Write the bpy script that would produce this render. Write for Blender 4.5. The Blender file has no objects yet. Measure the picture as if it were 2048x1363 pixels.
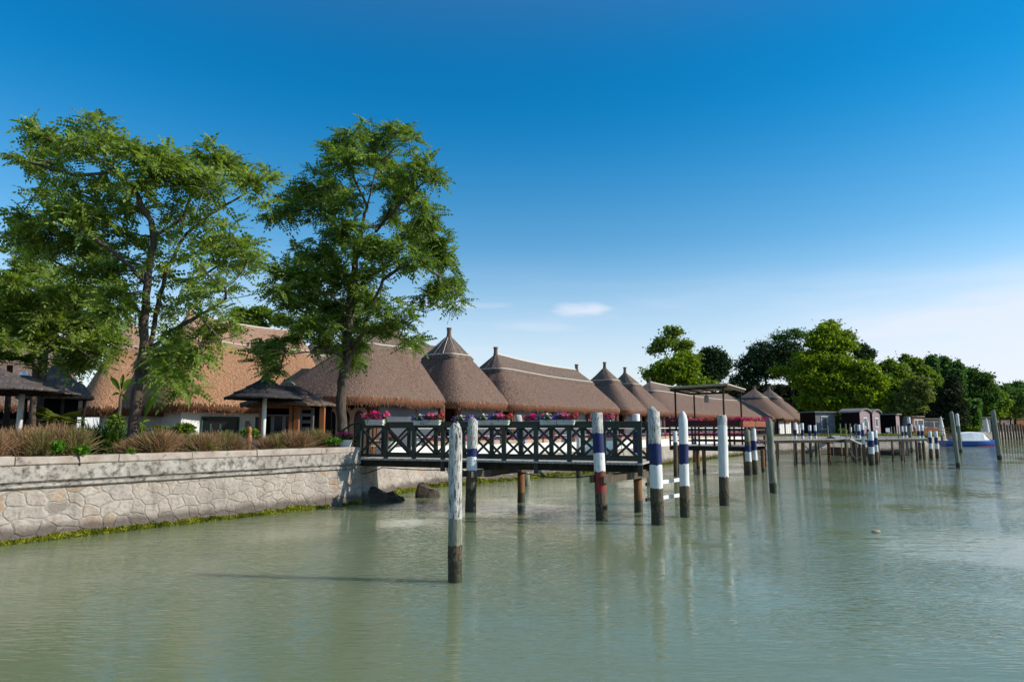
import bpy, math, random
import numpy as np
from mathutils import Vector, Matrix, noise as mnoise
R = math.radians
SC = bpy.context.scene
COL = SC.collection
rnd = random.Random(7)
NP = np.random.RandomState(11)

# ------------------------------------------------------------------ camera, light, exposure
F = 1365.33; CH = 2.8; PITCH = math.atan(173.5 / F)
cam = bpy.data.cameras.new('camera'); camo = bpy.data.objects.new('camera', cam); COL.objects.link(camo)
cam.lens = 24.0; cam.sensor_width = 36.0; cam.clip_end = 9000; cam.clip_start = .1
camo.location = (0, 0, CH); camo.rotation_euler = (math.pi / 2 + PITCH, 0, 0)
SC.camera = camo
SC.view_settings.view_transform = 'Standard'; SC.view_settings.look = 'None'
SC.view_settings.exposure = 0.45; SC.view_settings.gamma = 1.0
SC.cycles.max_bounces = 6; SC.cycles.transparent_max_bounces = 8
SUN_B, SUN_E = 97.0, 29.5      # compass bearing (from +Y towards +X) and height of the sun
W = bpy.data.worlds.new('World'); SC.world = W; W.use_nodes = True
wn, wl = W.node_tree.nodes, W.node_tree.links
wn.clear()
wo = wn.new('ShaderNodeOutputWorld'); bg = wn.new('ShaderNodeBackground'); sky = wn.new('ShaderNodeTexSky')
sky.sky_type = 'NISHITA'; sky.sun_disc = False
sky.sun_elevation = R(SUN_E); sky.sun_rotation = R(SUN_B)
sky.air_density = 1.0; sky.dust_density = 0.6; sky.ozone_density = 2.2; sky.altitude = 0
hs = wn.new('ShaderNodeHueSaturation'); hs.inputs['Saturation'].default_value = 1.08; hs.inputs['Value'].default_value = 1.0
bg.inputs['Strength'].default_value = 0.15
# thin high cloud: a veil low in the sky and a few wisps
tc = wn.new('ShaderNodeTexCoord'); sep = wn.new('ShaderNodeSeparateXYZ'); wl.new(tc.outputs['Generated'], sep.inputs[0])
def wmath(op, a, b=None, c=None):
    m = wn.new('ShaderNodeMath'); m.operation = op
    for i, v in enumerate((a, b, c)):
        if v is None: continue
        if isinstance(v, (int, float)): m.inputs[i].default_value = v
        else: wl.new(v, m.inputs[i])
    return m.outputs[0]
def wrange(v, a, b, c, d, smooth=True):
    m = wn.new('ShaderNodeMapRange'); m.interpolation_type = 'SMOOTHSTEP' if smooth else 'LINEAR'
    wl.new(v, m.inputs[0])
    for i, x in enumerate((a, b, c, d)): m.inputs[i + 1].default_value = x
    return m.outputs[0]
X, Y, Z = sep.outputs
mp = wn.new('ShaderNodeMapping'); mp.inputs['Scale'].default_value = (2.2, 2.2, 16); wl.new(tc.outputs['Generated'], mp.inputs[0])
nz = wn.new('ShaderNodeTexNoise'); nz.inputs['Scale'].default_value = 1.6; nz.inputs['Detail'].default_value = 5; wl.new(mp.outputs[0], nz.inputs['Vector'])
wisp = wrange(nz.outputs[0], .45, .75, 0, 1)
low = wrange(Z, .03, .26, 1, 0)
veil = wmath('ADD', wmath('MULTIPLY', wmath('MULTIPLY', low, wisp), .45), wmath('MULTIPLY', wrange(Z, .0, .27, 1, 0), .66))
# one small cloud above the roofs, one paler streak
def cloudlet(dx, dz, wx, wz):
    az = wmath('ARCTAN2', X, Y)
    a = wmath('DIVIDE', wmath('SUBTRACT', az, dx), wx); b = wmath('DIVIDE', wmath('SUBTRACT', Z, dz), wz)
    r2 = wmath('ADD', wmath('POWER', a, 2), wmath('POWER', b, 2))
    n = wn.new('ShaderNodeTexNoise'); n.inputs['Scale'].default_value = 3; n.inputs['Detail'].default_value = 4
    m2 = wn.new('ShaderNodeMapping'); m2.inputs['Scale'].default_value = (5, 5, 22); wl.new(tc.outputs['Generated'], m2.inputs[0]); wl.new(m2.outputs[0], n.inputs['Vector'])
    return wrange(wmath('ADD', r2, wmath('MULTIPLY', wmath('SUBTRACT', n.outputs[0], .5), 2.2)), 0, 1.3, 1, 0)
c1 = wmath('MULTIPLY', cloudlet(.100, .172, .05, .011), .55)
c2 = wmath('MULTIPLY', cloudlet(.03, .147, .06, .007), .10)
c3 = wmath('MULTIPLY', cloudlet(-.10, .178, .09, .006), .22)
veil2 = wmath('MULTIPLY', wmath('MULTIPLY', wrange(X, .25, .62, 0, 1), wrange(Z, .10, .23, 1, 0)), wrange(nz.outputs[0], .3, .6, .25, .60))
fac = wmath('MINIMUM', wmath('ADD', wmath('ADD', wmath('ADD', veil, veil2), c1), wmath('ADD', c2, c3)), .85)
mx = wn.new('ShaderNodeMix'); mx.data_type = 'RGBA'
mx.inputs['B'].default_value = (4.1, 4.3, 4.85, 1)
tint = wn.new('ShaderNodeMix'); tint.data_type = 'RGBA'; tint.blend_type = 'MULTIPLY'; tint.inputs['Factor'].default_value = 1
trng = wn.new('ShaderNodeValToRGB'); trng.color_ramp.elements[0].position = .0; trng.color_ramp.elements[0].color = (.90, .87, .85, 1)
trng.color_ramp.elements[1].position = .56; trng.color_ramp.elements[1].color = (.0, .54, .78, 1)
for q, c in ((.14, (.74, .84, .86, 1)), (.26, (.42, .74, .80, 1)), (.40, (.0, .60, .82, 1)), (.84, (1.0, .92, .90, 1))):
    e = trng.color_ramp.elements.new(q); e.color = c
trng.color_ramp.interpolation = 'B_SPLINE'
wl.new(Z, trng.inputs[0])
wl.new(sky.outputs[0], hs.inputs['Color']); wl.new(hs.outputs[0], tint.inputs['A']); wl.new(trng.outputs[0], tint.inputs['B'])
wl.new(tint.outputs['Result'], mx.inputs['A']); wl.new(fac, mx.inputs['Factor'])
wl.new(mx.outputs['Result'], bg.inputs[0]); wl.new(bg.outputs[0], wo.inputs[0])
sd = bpy.data.lights.new('sun', 'SUN'); sd.energy = 3.8; sd.angle = R(.55); sd.color = (1.0, .93, .83)
so = bpy.data.objects.new('sun', sd); COL.objects.link(so)
SV = Vector((math.sin(R(SUN_B)) * math.cos(R(SUN_E)), math.cos(R(SUN_B)) * math.cos(R(SUN_E)), math.sin(R(SUN_E))))
so.rotation_euler = SV.to_track_quat('Z', 'Y').to_euler(); so.location = (30, -20, 40)

# ------------------------------------------------------------------ pixel -> world
def ray(px, py):
    a = (px - 1024) / F; b = (681.5 - py) / F
    return Vector((a, math.cos(PITCH) - b * math.sin(PITCH), math.sin(PITCH) + b * math.cos(PITCH)))
def at(px, py, z=0.0):
    r = ray(px, py); t = (z - CH) / r.z
    return Vector((0, 0, CH)) + r * t
def atd(px, py, Yd):
    r = ray(px, py); return Vector((0, 0, CH)) + r * (Yd / r.y)
def mpp(Yd): return Yd / F * .992

# ------------------------------------------------------------------ object helpers
ORG = {}
def tag(o, label=None, cat=None, group=None, kind=None):
    if label: o['label'] = label
    if cat: o['category'] = cat
    if group: o['group'] = group
    if kind: o['kind'] = kind
    return o
def empty(name, loc, label=None, cat=None, group=None):
    o = bpy.data.objects.new(name, None); COL.objects.link(o); o.location = loc
    o.empty_display_size = .2; ORG[o.name] = Vector(loc)
    return tag(o, label, cat, group)
def link_mesh(name, me, mats, parent=None, org=None, smooth=False):
    o = bpy.data.objects.new(name, me); COL.objects.link(o)
    for m in (mats if isinstance(mats, (list, tuple)) else [mats]): me.materials.append(m)
    if parent is not None:
        o.parent = parent; org = ORG[parent.name]
        ORG[o.name] = org
    else:
        o.location = org; ORG[o.name] = Vector(org)
    if smooth: me.polygons.foreach_set('use_smooth', [True] * len(me.polygons))
    return o
class MB:
    def __init__(s): s.v = []; s.f = []; s.m = []; s.uv = None
    def add(s, vs, fs, mi=0):
        b = len(s.v); s.v.extend([tuple(v) for v in vs])
        s.f.extend([tuple(i + b for i in f) for f in fs]); s.m.extend([mi] * len(fs)); return s
    def box(s, c, ux, uy, hx, hy, z0, z1, mi=0):
        c = Vector(c); ux = Vector((ux[0], ux[1], 0)).normalized(); uy = Vector((uy[0], uy[1], 0)).normalized()
        vs = []
        for z in (z0, z1):
            for a, b in ((-1, -1), (1, -1), (1, 1), (-1, 1)):
                p = c + ux * hx * a + uy * hy * b; vs.append((p.x, p.y, z))
        return s.add(vs, [(0, 3, 2, 1), (4, 5, 6, 7), (0, 1, 5, 4), (1, 2, 6, 5), (2, 3, 7, 6), (3, 0, 4, 7)], mi)
    def bar(s, p0, p1, w, h, mi=0, up=(0, 0, 1)):
        p0 = Vector(p0); p1 = Vector(p1); d = (p1 - p0).normalized(); up = Vector(up)
        if abs(d.dot(up)) > .98: up = Vector((0, 1, 0))
        sd_ = d.cross(up).normalized(); up = sd_.cross(d).normalized()
        vs = []
        for p in (p0, p1):
            for a, b in ((-1, -1), (1, -1), (1, 1), (-1, 1)): vs.append(p + sd_ * (w / 2) * a + up * (h / 2) * b)
        return s.add(vs, [(0, 3, 2, 1), (4, 5, 6, 7), (0, 1, 5, 4), (1, 2, 6, 5), (2, 3, 7, 6), (3, 0, 4, 7)], mi)
    def tube(s, pts, rad, n=8, mi=None, cap=True, jit=0.0):
        pts = [Vector(p) for p in pts]
        if not isinstance(rad, (list, tuple)): rad = [rad] * len(pts)
        d0 = (pts[1] - pts[0]).normalized(); ref = Vector((0, 0, 1)) if abs(d0.z) < .9 else Vector((1, 0, 0))
        a = d0.cross(ref).normalized(); vs = []; 
        for i, p in enumerate(pts):
            d = (pts[min(i + 1, len(pts) - 1)] - pts[max(i - 1, 0)]).normalized()
            a = (a - d * a.dot(d)).normalized(); b = d.cross(a)
            for k in range(n):
                t = 2 * math.pi * k / n; r = rad[i] * (1 + jit * (rnd.random() - .5))
                vs.append(p + a * math.cos(t) * r + b * math.sin(t) * r)
        base = len(s.v); s.v.extend([tuple(v) for v in vs])
        for i in range(len(pts) - 1):
            for k in range(n):
                s.f.append((base + i * n + k, base + i * n + (k + 1) % n, base + (i + 1) * n + (k + 1) % n, base + (i + 1) * n + k))
                s.m.append(0 if mi is None else (mi[i] if isinstance(mi, (list, tuple)) else mi))
        if cap:
            last = 0 if mi is None else (mi[-1] if isinstance(mi, (list, tuple)) else mi)
            s.f.append(tuple(base + k for k in reversed(range(n)))); s.m.append(0 if mi is None else (mi[0] if isinstance(mi, (list, tuple)) else mi))
            s.f.append(tuple(base + (len(pts) - 1) * n + k for k in range(n))); s.m.append(last)
        return s
    def lathe(s, c, prof, n=24, mi=0, sy=1.0):
        c = Vector(c); base = len(s.v)
        for r, z in prof:
            for k in range(n):
                t = 2 * math.pi * k / n; s.v.append((c.x + r * math.cos(t), c.y + r * math.sin(t) * sy, c.z + z))
        for i in range(len(prof) - 1):
            for k in range(n):
                s.f.append((base + i * n + k, base + i * n + (k + 1) % n, base + (i + 1) * n + (k + 1) % n, base + (i + 1) * n + k)); s.m.append(mi)
        return s
    def build(s, name, mats, parent=None, org=None, smooth=False, label=None, cat=None, group=None, kind=None):
        if parent is not None: og = ORG[parent.name]
        elif org is not None: og = Vector(org)
        else:
            a = np.array(s.v); og = Vector(((a[:, 0].min() + a[:, 0].max()) / 2, (a[:, 1].min() + a[:, 1].max()) / 2, a[:, 2].min()))
        me = bpy.data.meshes.new(name)
        me.from_pydata([(x - og.x, y - og.y, z - og.z) for x, y, z in s.v], [], s.f)
        me.polygons.foreach_set('material_index', s.m)
        if s.uv is not None:
            uvl = me.uv_layers.new(name='UVMap'); vi = np.zeros(len(me.loops), 'i'); me.loops.foreach_get('vertex_index', vi)
            uvl.data.foreach_set('uv', np.array(s.uv, 'f')[vi].ravel())
        me.update()
        o = link_mesh(name, me, mats, parent, og, smooth)
        return tag(o, label, cat, group, kind)
def np_mesh(name, V, k, mats, parent=None, org=None, mi=None):
    """V: (N*k,3) array of k-gons, every k-gon its own island"""
    og = ORG[parent.name] if parent is not None else Vector(org)
    V = (V - np.array(og[:])).astype('f'); n = len(V) // k
    me = bpy.data.meshes.new(name); me.vertices.add(len(V)); me.loops.add(len(V)); me.polygons.add(n)
    me.vertices.foreach_set('co', V.ravel()); me.loops.foreach_set('vertex_index', np.arange(len(V), dtype='i'))
    me.polygons.foreach_set('loop_start', np.arange(0, len(V), k, dtype='i'))
    if mi is not None: me.polygons.foreach_set('material_index', np.array(mi, 'i'))
    me.update(calc_edges=True); me.validate()
    return link_mesh(name, me, mats, parent, og)
def copy_tree(o, parent=None):
    c = o.copy(); COL.objects.link(c)
    if parent is not None: c.parent = parent
    for ch in list(o.children): copy_tree(ch, c)
    return c
def place_copy(src, loc, rz=0, sc=1.0, label=None):
    c = copy_tree(src); c.location = loc; c.rotation_euler = (0, 0, rz); c.scale = (sc, sc, sc)
    if label: c['label'] = label
    return c

# ------------------------------------------------------------------ materials
def mat(name, base=(.5, .5, .5), rough=.8, spec=.3, c2=None, scale=3.0, detail=4, stretch=(1, 1, 1), bump=0.0, bscale=None, bdist=.02,
        lo=.35, hi=.65, c3=None, s3=1.0, lo3=.55, hi3=.7, coord='Object', island=0.0, trans=0.0, metal=0.0):
    m = bpy.data.materials.new(name); m.use_nodes = True; nt = m.node_tree; N, L = nt.nodes, nt.links
    p = N['Principled BSDF']; p.inputs['Roughness'].default_value = rough; p.inputs['Specular IOR Level'].default_value = spec
    p.inputs['Metallic'].default_value = metal; p.inputs['Base Color'].default_value = (*base, 1)
    co = N.new('ShaderNodeTexCoord'); mpn = N.new('ShaderNodeMapping'); mpn.inputs['Scale'].default_value = stretch
    if coord == 'World':
        g = N.new('ShaderNodeNewGeometry'); L.new(g.outputs['Position'], mpn.inputs[0])
    else: L.new(co.outputs[coord], mpn.inputs[0])
    out = None
    def mixc(a, b, f):
        x = N.new('ShaderNodeMix'); x.data_type = 'RGBA'
        for k, v in (('A', a), ('B', b)):
            if isinstance(v, tuple): x.inputs[k].default_value = (*v, 1)
            else: L.new(v, x.inputs[k])
        L.new(f, x.inputs['Factor']); return x.outputs['Result']
    if c2 is not None:
        n1 = N.new('ShaderNodeTexNoise'); n1.inputs['Scale'].default_value = scale; n1.inputs['Detail'].default_value = detail; n1.inputs['Roughness'].default_value = .6
        L.new(mpn.outputs[0], n1.inputs['Vector'])
        mr = N.new('ShaderNodeMapRange'); L.new(n1.outputs[0], mr.inputs[0]); mr.inputs[1].default_value = lo; mr.inputs[2].default_value = hi
        out = mixc(base, c2, mr.outputs[0])
    if c3 is not None:
        n3 = N.new('ShaderNodeTexNoise'); n3.inputs['Scale'].default_value = s3; n3.inputs['Detail'].default_value = 6; n3.inputs['Roughness'].default_value = .65
        L.new(mpn.outputs[0], n3.inputs['Vector'])
        mr = N.new('ShaderNodeMapRange'); L.new(n3.outputs[0], mr.inputs[0]); mr.inputs[1].default_value = lo3; mr.inputs[2].default_value = hi3
        out = mixc(out if out is not None else base, c3, mr.outputs[0])
    if island > 0:
        g = N.new('ShaderNodeNewGeometry'); h = N.new('ShaderNodeHueSaturation')
        mr = N.new('ShaderNodeMapRange'); L.new(g.outputs['Random Per Island'], mr.inputs[0]); mr.inputs[3].default_value = 1 - island; mr.inputs[4].default_value = 1 + island
        L.new(mr.outputs[0], h.inputs['Value'])
        mr2 = N.new('ShaderNodeMath'); mr2.operation = 'MULTIPLY_ADD'; L.new(g.outputs['Random Per Island'], mr2.inputs[0]); mr2.inputs[1].default_value = -.03; mr2.inputs[2].default_value = .515
        L.new(mr2.outputs[0], h.inputs['Hue'])
        if out is not None: L.new(out, h.inputs['Color'])
        else: h.inputs['Color'].default_value = (*base, 1)
        out = h.outputs[0]
    if out is not None: L.new(out, p.inputs['Base Color'])
    if bump > 0:
        nb = N.new('ShaderNodeTexNoise'); nb.inputs['Scale'].default_value = bscale or scale * 2; nb.inputs['Detail'].default_value = 5; nb.inputs['Roughness'].default_value = .65
        L.new(mpn.outputs[0], nb.inputs['Vector'])
        b = N.new('ShaderNodeBump'); b.inputs['Strength'].default_value = bump; b.inputs['Distance'].default_value = bdist
        L.new(nb.outputs[0], b.inputs['Height']); L.new(b.outputs[0], p.inputs['Normal'])
    if trans > 0:
        t = N.new('ShaderNodeBsdfTranslucent'); ms = N.new('ShaderNodeMixShader'); ms.inputs[0].default_value = trans
        if out is not None:
            br = N.new('ShaderNodeMix'); br.data_type = 'RGBA'; br.blend_type = 'MULTIPLY'; br.inputs['Factor'].default_value = 1
            L.new(out, br.inputs['A']); br.inputs['B'].default_value = (1.5, 1.5, .5, 1); L.new(br.outputs['Result'], t.inputs[0])
        else: t.inputs[0].default_value = (*base, 1)
        L.new(p.outputs[0], ms.inputs[1]); L.new(t.outputs[0], ms.inputs[2]); L.new(ms.outputs[0], N['Material Output'].inputs[0])
    return m
M = {}
def thatch(name, a, b, c):
    m = mat(name, a, .95, .12, c2=b, scale=9, detail=8, stretch=(1, 1, .45), bump=1.0, bscale=8, bdist=.16, c3=c, s3=.45, lo3=.40, hi3=.66, lo=.36, hi=.62)
    return m
M['thatch'] = thatch('weathered_thatch', (.275, .178, .132), (.115, .070, .052), (.19, .128, .10))
M['thatch_cap'] = mat('ridge_thatch', (.27, .20, .155), .95, .1, c2=(.085, .060, .048), scale=5, detail=7, stretch=(3.0, 3.0, .35), bump=1, bscale=7, bdist=.08)
M['thatch_edge'] = mat('cut_reed_edge', (.27, .125, .075), .95, .1, c2=(.17, .082, .05), scale=7, stretch=(1, 1, 2), bump=.8, bscale=16, bdist=.05)
M['thatch_new'] = thatch('tan_thatch', (.50, .27, .150), (.28, .135, .07), (.40, .215, .12))
M['thatch_new_cap'] = mat('tan_ridge_thatch', (.50, .32, .22), .95, .1, c2=(.25, .14, .09), scale=5, detail=7, stretch=(3, 3, .4), bump=1, bscale=7, bdist=.08)
M['edge_new'] = mat('tan_reed_edge', (.30, .145, .075), .95, .1, c2=(.18, .085, .05), scale=8, bump=.8, bscale=16, bdist=.05)
M['thatch_grey'] = mat('grey_thatch', (.185, .155, .145), .95, .1, c2=(.065, .052, .050), scale=4, detail=8, stretch=(5, 5, 1.2), bump=1, bscale=9, bdist=.06, c3=(.36, .32, .29), s3=1.7, lo3=.58, hi3=.72)
M['thatch_dark'] = mat('dark_thatch', (.095, .085, .088), .95, .1, c2=(.035, .031, .034), scale=4, detail=8, stretch=(6, 6, 1.2), bump=1, bscale=9, bdist=.05, c3=(.30, .25, .21), s3=1.3, lo3=.60, hi3=.70)
M['straw'] = mat('loose_thatch_straw', (.31, .20, .148), .95, .1, island=.5); M['straw_tan'] = mat('loose_tan_straw', (.54, .33, .195), .95, .1, island=.4)
M['cord'] = mat('pale_cord', (.62, .55, .47), .8)
M['wood_brown'] = mat('brown_timber', (.15, .07, .035), .75, .3, c2=(.07, .03, .018), scale=3, stretch=(6, 6, .6), bump=.3)
M['wood_orange'] = mat('varnished_orange_timber', (.36, .14, .045), .55, .4, c2=(.20, .07, .022), scale=2, stretch=(8, 8, .7))
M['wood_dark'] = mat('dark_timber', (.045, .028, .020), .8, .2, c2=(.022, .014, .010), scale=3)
M['wood_red'] = mat('dark_and_shaded_red_timber', (.10, .028, .018), .7, .3, c2=(.05, .014, .010), scale=3, stretch=(1, 1, 3))  # platform railings; on the long flower box its darkness paints in shade
M['planter_wood'] = mat('sunlit_planter_and_rust', (.36, .13, .07), .8, .2, c2=(.26, .09, .05), scale=5)  # lighter red paints sunlight onto the short flower box; rust on the rack
M['green_paint'] = mat('dark_green_paint', (.013, .022, .014), .45, .45, c2=(.015, .024, .016), scale=6, c3=(.06, .075, .055), s3=9, lo3=.62, hi3=.72)
M['deck'] = mat('weathered_deck_boards', (.44, .42, .38), .85, .2, c2=(.28, .26, .23), scale=3, stretch=(4, 4, 4), bump=.3)
M['beam_dark'] = mat('tarred_beam', (.045, .038, .028), .85, .2, c2=(.018, .016, .011), scale=3, bump=.4)
M['white'] = mat('white_paint', (.80, .78, .74), .7, .3, c2=(.70, .68, .63), scale=1.5)
M['whitewash'] = mat('whitewashed_wall', (.82, .80, .75), .9, .15, c2=(.70, .68, .63), scale=1.2, bump=.25, bscale=14, bdist=.01)
M['beige'] = mat('beige_paint', (.50, .37, .27), .8, .2, c2=(.38, .27, .19), scale=3)
M['glass'] = mat('window_glass', (.10, .11, .13), .22, .16, c2=(.075, .083, .10), scale=.7, bump=.02, bscale=1.2)
M['glass_dark'] = mat('dark_window_glass', (.010, .011, .012), .12, .12)
M['curtain'] = mat('white_curtain', (.75, .75, .76), .9, .1, c2=(.52, .52, .55), scale=5, stretch=(3, 3, .05))
M['black'] = mat('shade_black', (.008, .008, .008), 1, 0)  # near-black with interior shade put into the colour; also dark cabin walls
M['teal'] = mat('dark_teal_paint', (.008, .05, .042), .5, .4)
M['zinc'] = mat('grey_metal', (.34, .36, .39), .5, .5, c2=(.24, .25, .27), scale=5)
M['lamp_metal'] = mat('lamp_metal', (.40, .36, .32), .5, .5, c2=(.10, .09, .08), scale=14)
M['ptop'] = mat('weathered_white_pile', (.60, .58, .53), .85, .2, c2=(.40, .38, .34), scale=4, stretch=(5, 5, .9), c3=(.075, .068, .056), s3=6, lo3=.52, hi3=.60, bump=.8, bscale=6, bdist=.03)
M['pwhite'] = mat('white_painted_pile', (.74, .74, .72), .7, .3, c2=(.62, .61, .58), scale=3, c3=(.17, .15, .12), s3=9, lo3=.63, hi3=.68, stretch=(2.5, 2.5, .5), bump=.4, bscale=6, bdist=.015)
M['pblue'] = mat('navy_painted_pile', (.010, .022, .115), .6, .35, c2=(.006, .013, .075), scale=4, c3=(.30, .29, .27), s3=8, lo3=.70, hi3=.74, stretch=(2.5, 2.5, .8), bump=.3, bscale=6, bdist=.012)
M['pred'] = mat('red_painted_pile', (.36, .035, .030), .7, .3, c2=(.22, .03, .025), scale=4, c3=(.10, .065, .045), s3=5, lo3=.52, hi3=.58, stretch=(2.5, 2.5, 1), bump=.4, bscale=6, bdist=.015)
M['pbrown'] = mat('bare_pile_wood', (.155, .115, .080), .9, .15, c2=(.075, .055, .040), scale=4, stretch=(6, 6, .5), bump=.7, bscale=6, bdist=.02, c3=(.05, .055, .030), s3=4, lo3=.50, hi3=.66)
M['porange'] = mat('orange_brown_pile_wood', (.26, .125, .055), .85, .2, c2=(.15, .07, .03), scale=4, stretch=(6, 6, .5), bump=.5, bscale=6, bdist=.02)
M['pgrey'] = mat('grey_weathered_pile_wood', (.30, .29, .24), .9, .15, c2=(.15, .15, .11), scale=4, stretch=(6, 6, .6), bump=.7, bscale=6, bdist=.02, c3=(.11, .13, .06), s3=3, lo3=.5, hi3=.68)
M['pmoss'] = mat('tidal_pile_wood', (.120, .088, .058), .8, .2, c2=(.030, .024, .015), scale=5, stretch=(3, 3, 1.3), lo=.44, hi=.54, bump=.8, bscale=8, bdist=.03, c3=(.10, .12, .03), s3=5, lo3=.56, hi3=.64)
M['pwet'] = mat('wet_pile_wood', (.030, .022, .015), .45, .4, c2=(.045, .045, .018), scale=5, bump=.8, bscale=10, bdist=.03)
M['rope'] = mat('dark_rope', (.035, .03, .025), .9)
M['rubber'] = mat('black_rubber', (.015, .015, .016), .7)
M['concrete'] = mat('stained_concrete', (.42, .375, .33), .9, .15, c2=(.30, .26, .22), scale=1.6, c3=(.085, .075, .062), s3=5.5, lo3=.46, hi3=.66, bump=.7, bscale=9, bdist=.03)
M['coping'] = mat('worn_stone_coping', (.44, .375, .32), .9, .15, c2=(.32, .25, .20), scale=2, c3=(.14, .11, .085), s3=3.5, lo3=.56, hi3=.70, bump=.7, bscale=7, bdist=.03)
M['soil'] = mat('garden_soil', (.12, .085, .055), 1, .05, c2=(.07, .06, .03), scale=2, bump=.6)
M['grassland'] = mat('dry_grass_ground', (.15, .135, .05), 1, .05, c2=(.09, .10, .03), scale=.6, bump=.6, bscale=6, bdist=.05)
M['paving'] = mat('terrace_paving', (.42, .36, .30), .9, .15, c2=(.32, .27, .22), scale=.8, bump=.3)
M['rock'] = mat('dark_rock', (.10, .075, .06), .9, .15, c2=(.04, .03, .026), scale=2.5, bump=1, bscale=5, bdist=.06, c3=(.30, .25, .2), s3=1.2, lo3=.55, hi3=.72)
M['moss'] = mat('bright_green_algae', (.33, .33, .03), .95, .1, c2=(.10, .12, .012), scale=2.2, island=.3, bump=.5, bscale=12)
M['bark'] = mat('grey_brown_bark', (.125, .092, .072), .95, .1, c2=(.055, .040, .032), scale=5, stretch=(3, 3, .6), bump=.9, bscale=7, bdist=.03, c3=(.20, .165, .135), s3=2.5, lo3=.56, hi3=.70)
M['bark2'] = mat('dark_bark', (.05, .038, .03), .95, .1, c2=(.025, .02, .016), scale=4)
def leaf(name, c, v=.35, tr=.42, rough=.6): 
    M[name] = mat(name, c, max(rough, .6), .12, c2=tuple(x * .72 for x in c), scale=.7, island=v, trans=tr)
leaf('ailanthus_leaf', (.215, .30, .062)); leaf('ailanthus_leaf_dark', (.170, .255, .055))
leaf('yellow_green_leaf', (.20, .285, .022), .35, .4); leaf('mid_green_leaf', (.155, .235, .032)); leaf('pale_green_leaf', (.19, .26, .055))
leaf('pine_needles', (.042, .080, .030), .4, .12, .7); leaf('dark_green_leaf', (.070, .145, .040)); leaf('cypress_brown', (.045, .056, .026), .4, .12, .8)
leaf('olive_leaf', (.17, .21, .06)); leaf('bluish_green_leaf', (.080, .165, .060)); leaf('shrub_leaf', (.12, .19, .02), .3)
leaf('banana_leaf', (.12, .22, .025), .15, .35, .35); leaf('yucca_leaf', (.05, .10, .025), .4, .2, .4); leaf('palm_dead', (.20, .14, .06), .3, .15, .8)
leaf('grass_blade', (.33, .20, .11), .35, .15, .8); leaf('weed_leaf', (.10, .24, .02), .3); leaf('petunia_leaf', (.065, .13, .02), .3)
for nm, c in (('magenta', (.62, .02, .22)), ('pink', (.74, .12, .28)), ('violet', (.22, .10, .50)), ('white_petal', (.75, .68, .75)), ('coral', (.70, .07, .12))):
    M[nm] = mat(nm + '_petals', c, .7, .2, island=.18, trans=.2)
M['mauve'] = mat('mauve_boards', (.34, .25, .26), .85, .15, c2=(.26, .19, .20), scale=1, stretch=(.3, .3, 8), bump=.3)
M['maroon'] = mat('maroon_shaded_boards', (.030, .009, .008), .85, .15, c2=(.018, .006, .005), scale=1, stretch=(.3, .3, 8))  # cabin side boards, shade of the left-facing walls put into the maroon
M['grey_boards'] = mat('grey_boards', (.26, .25, .27), .85, .15, c2=(.18, .17, .18), scale=1, stretch=(.3, .3, 10))
M['orange_boards'] = mat('orange_boards', (.42, .16, .07), .85, .15, c2=(.28, .10, .05), scale=1, stretch=(.3, .3, 8))
M['roofing'] = mat('grey_roofing_felt', (.30, .27, .25), .9, .1, c2=(.20, .18, .16), scale=2)
M['hull'] = mat('blue_boat_paint', (.02, .10, .42), .3, .5, c2=(.015, .08, .36), scale=1)
M['canvas'] = mat('white_canvas', (.82, .83, .84), .85, .15, c2=(.70, .72, .74), scale=1.2, bump=.3, bscale=2, bdist=.05)
M['corrug'] = mat('pale_reed_mat', (.52, .46, .36), .85, .2, c2=(.40, .34, .26), scale=4, stretch=(1, 1, 1))

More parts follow.
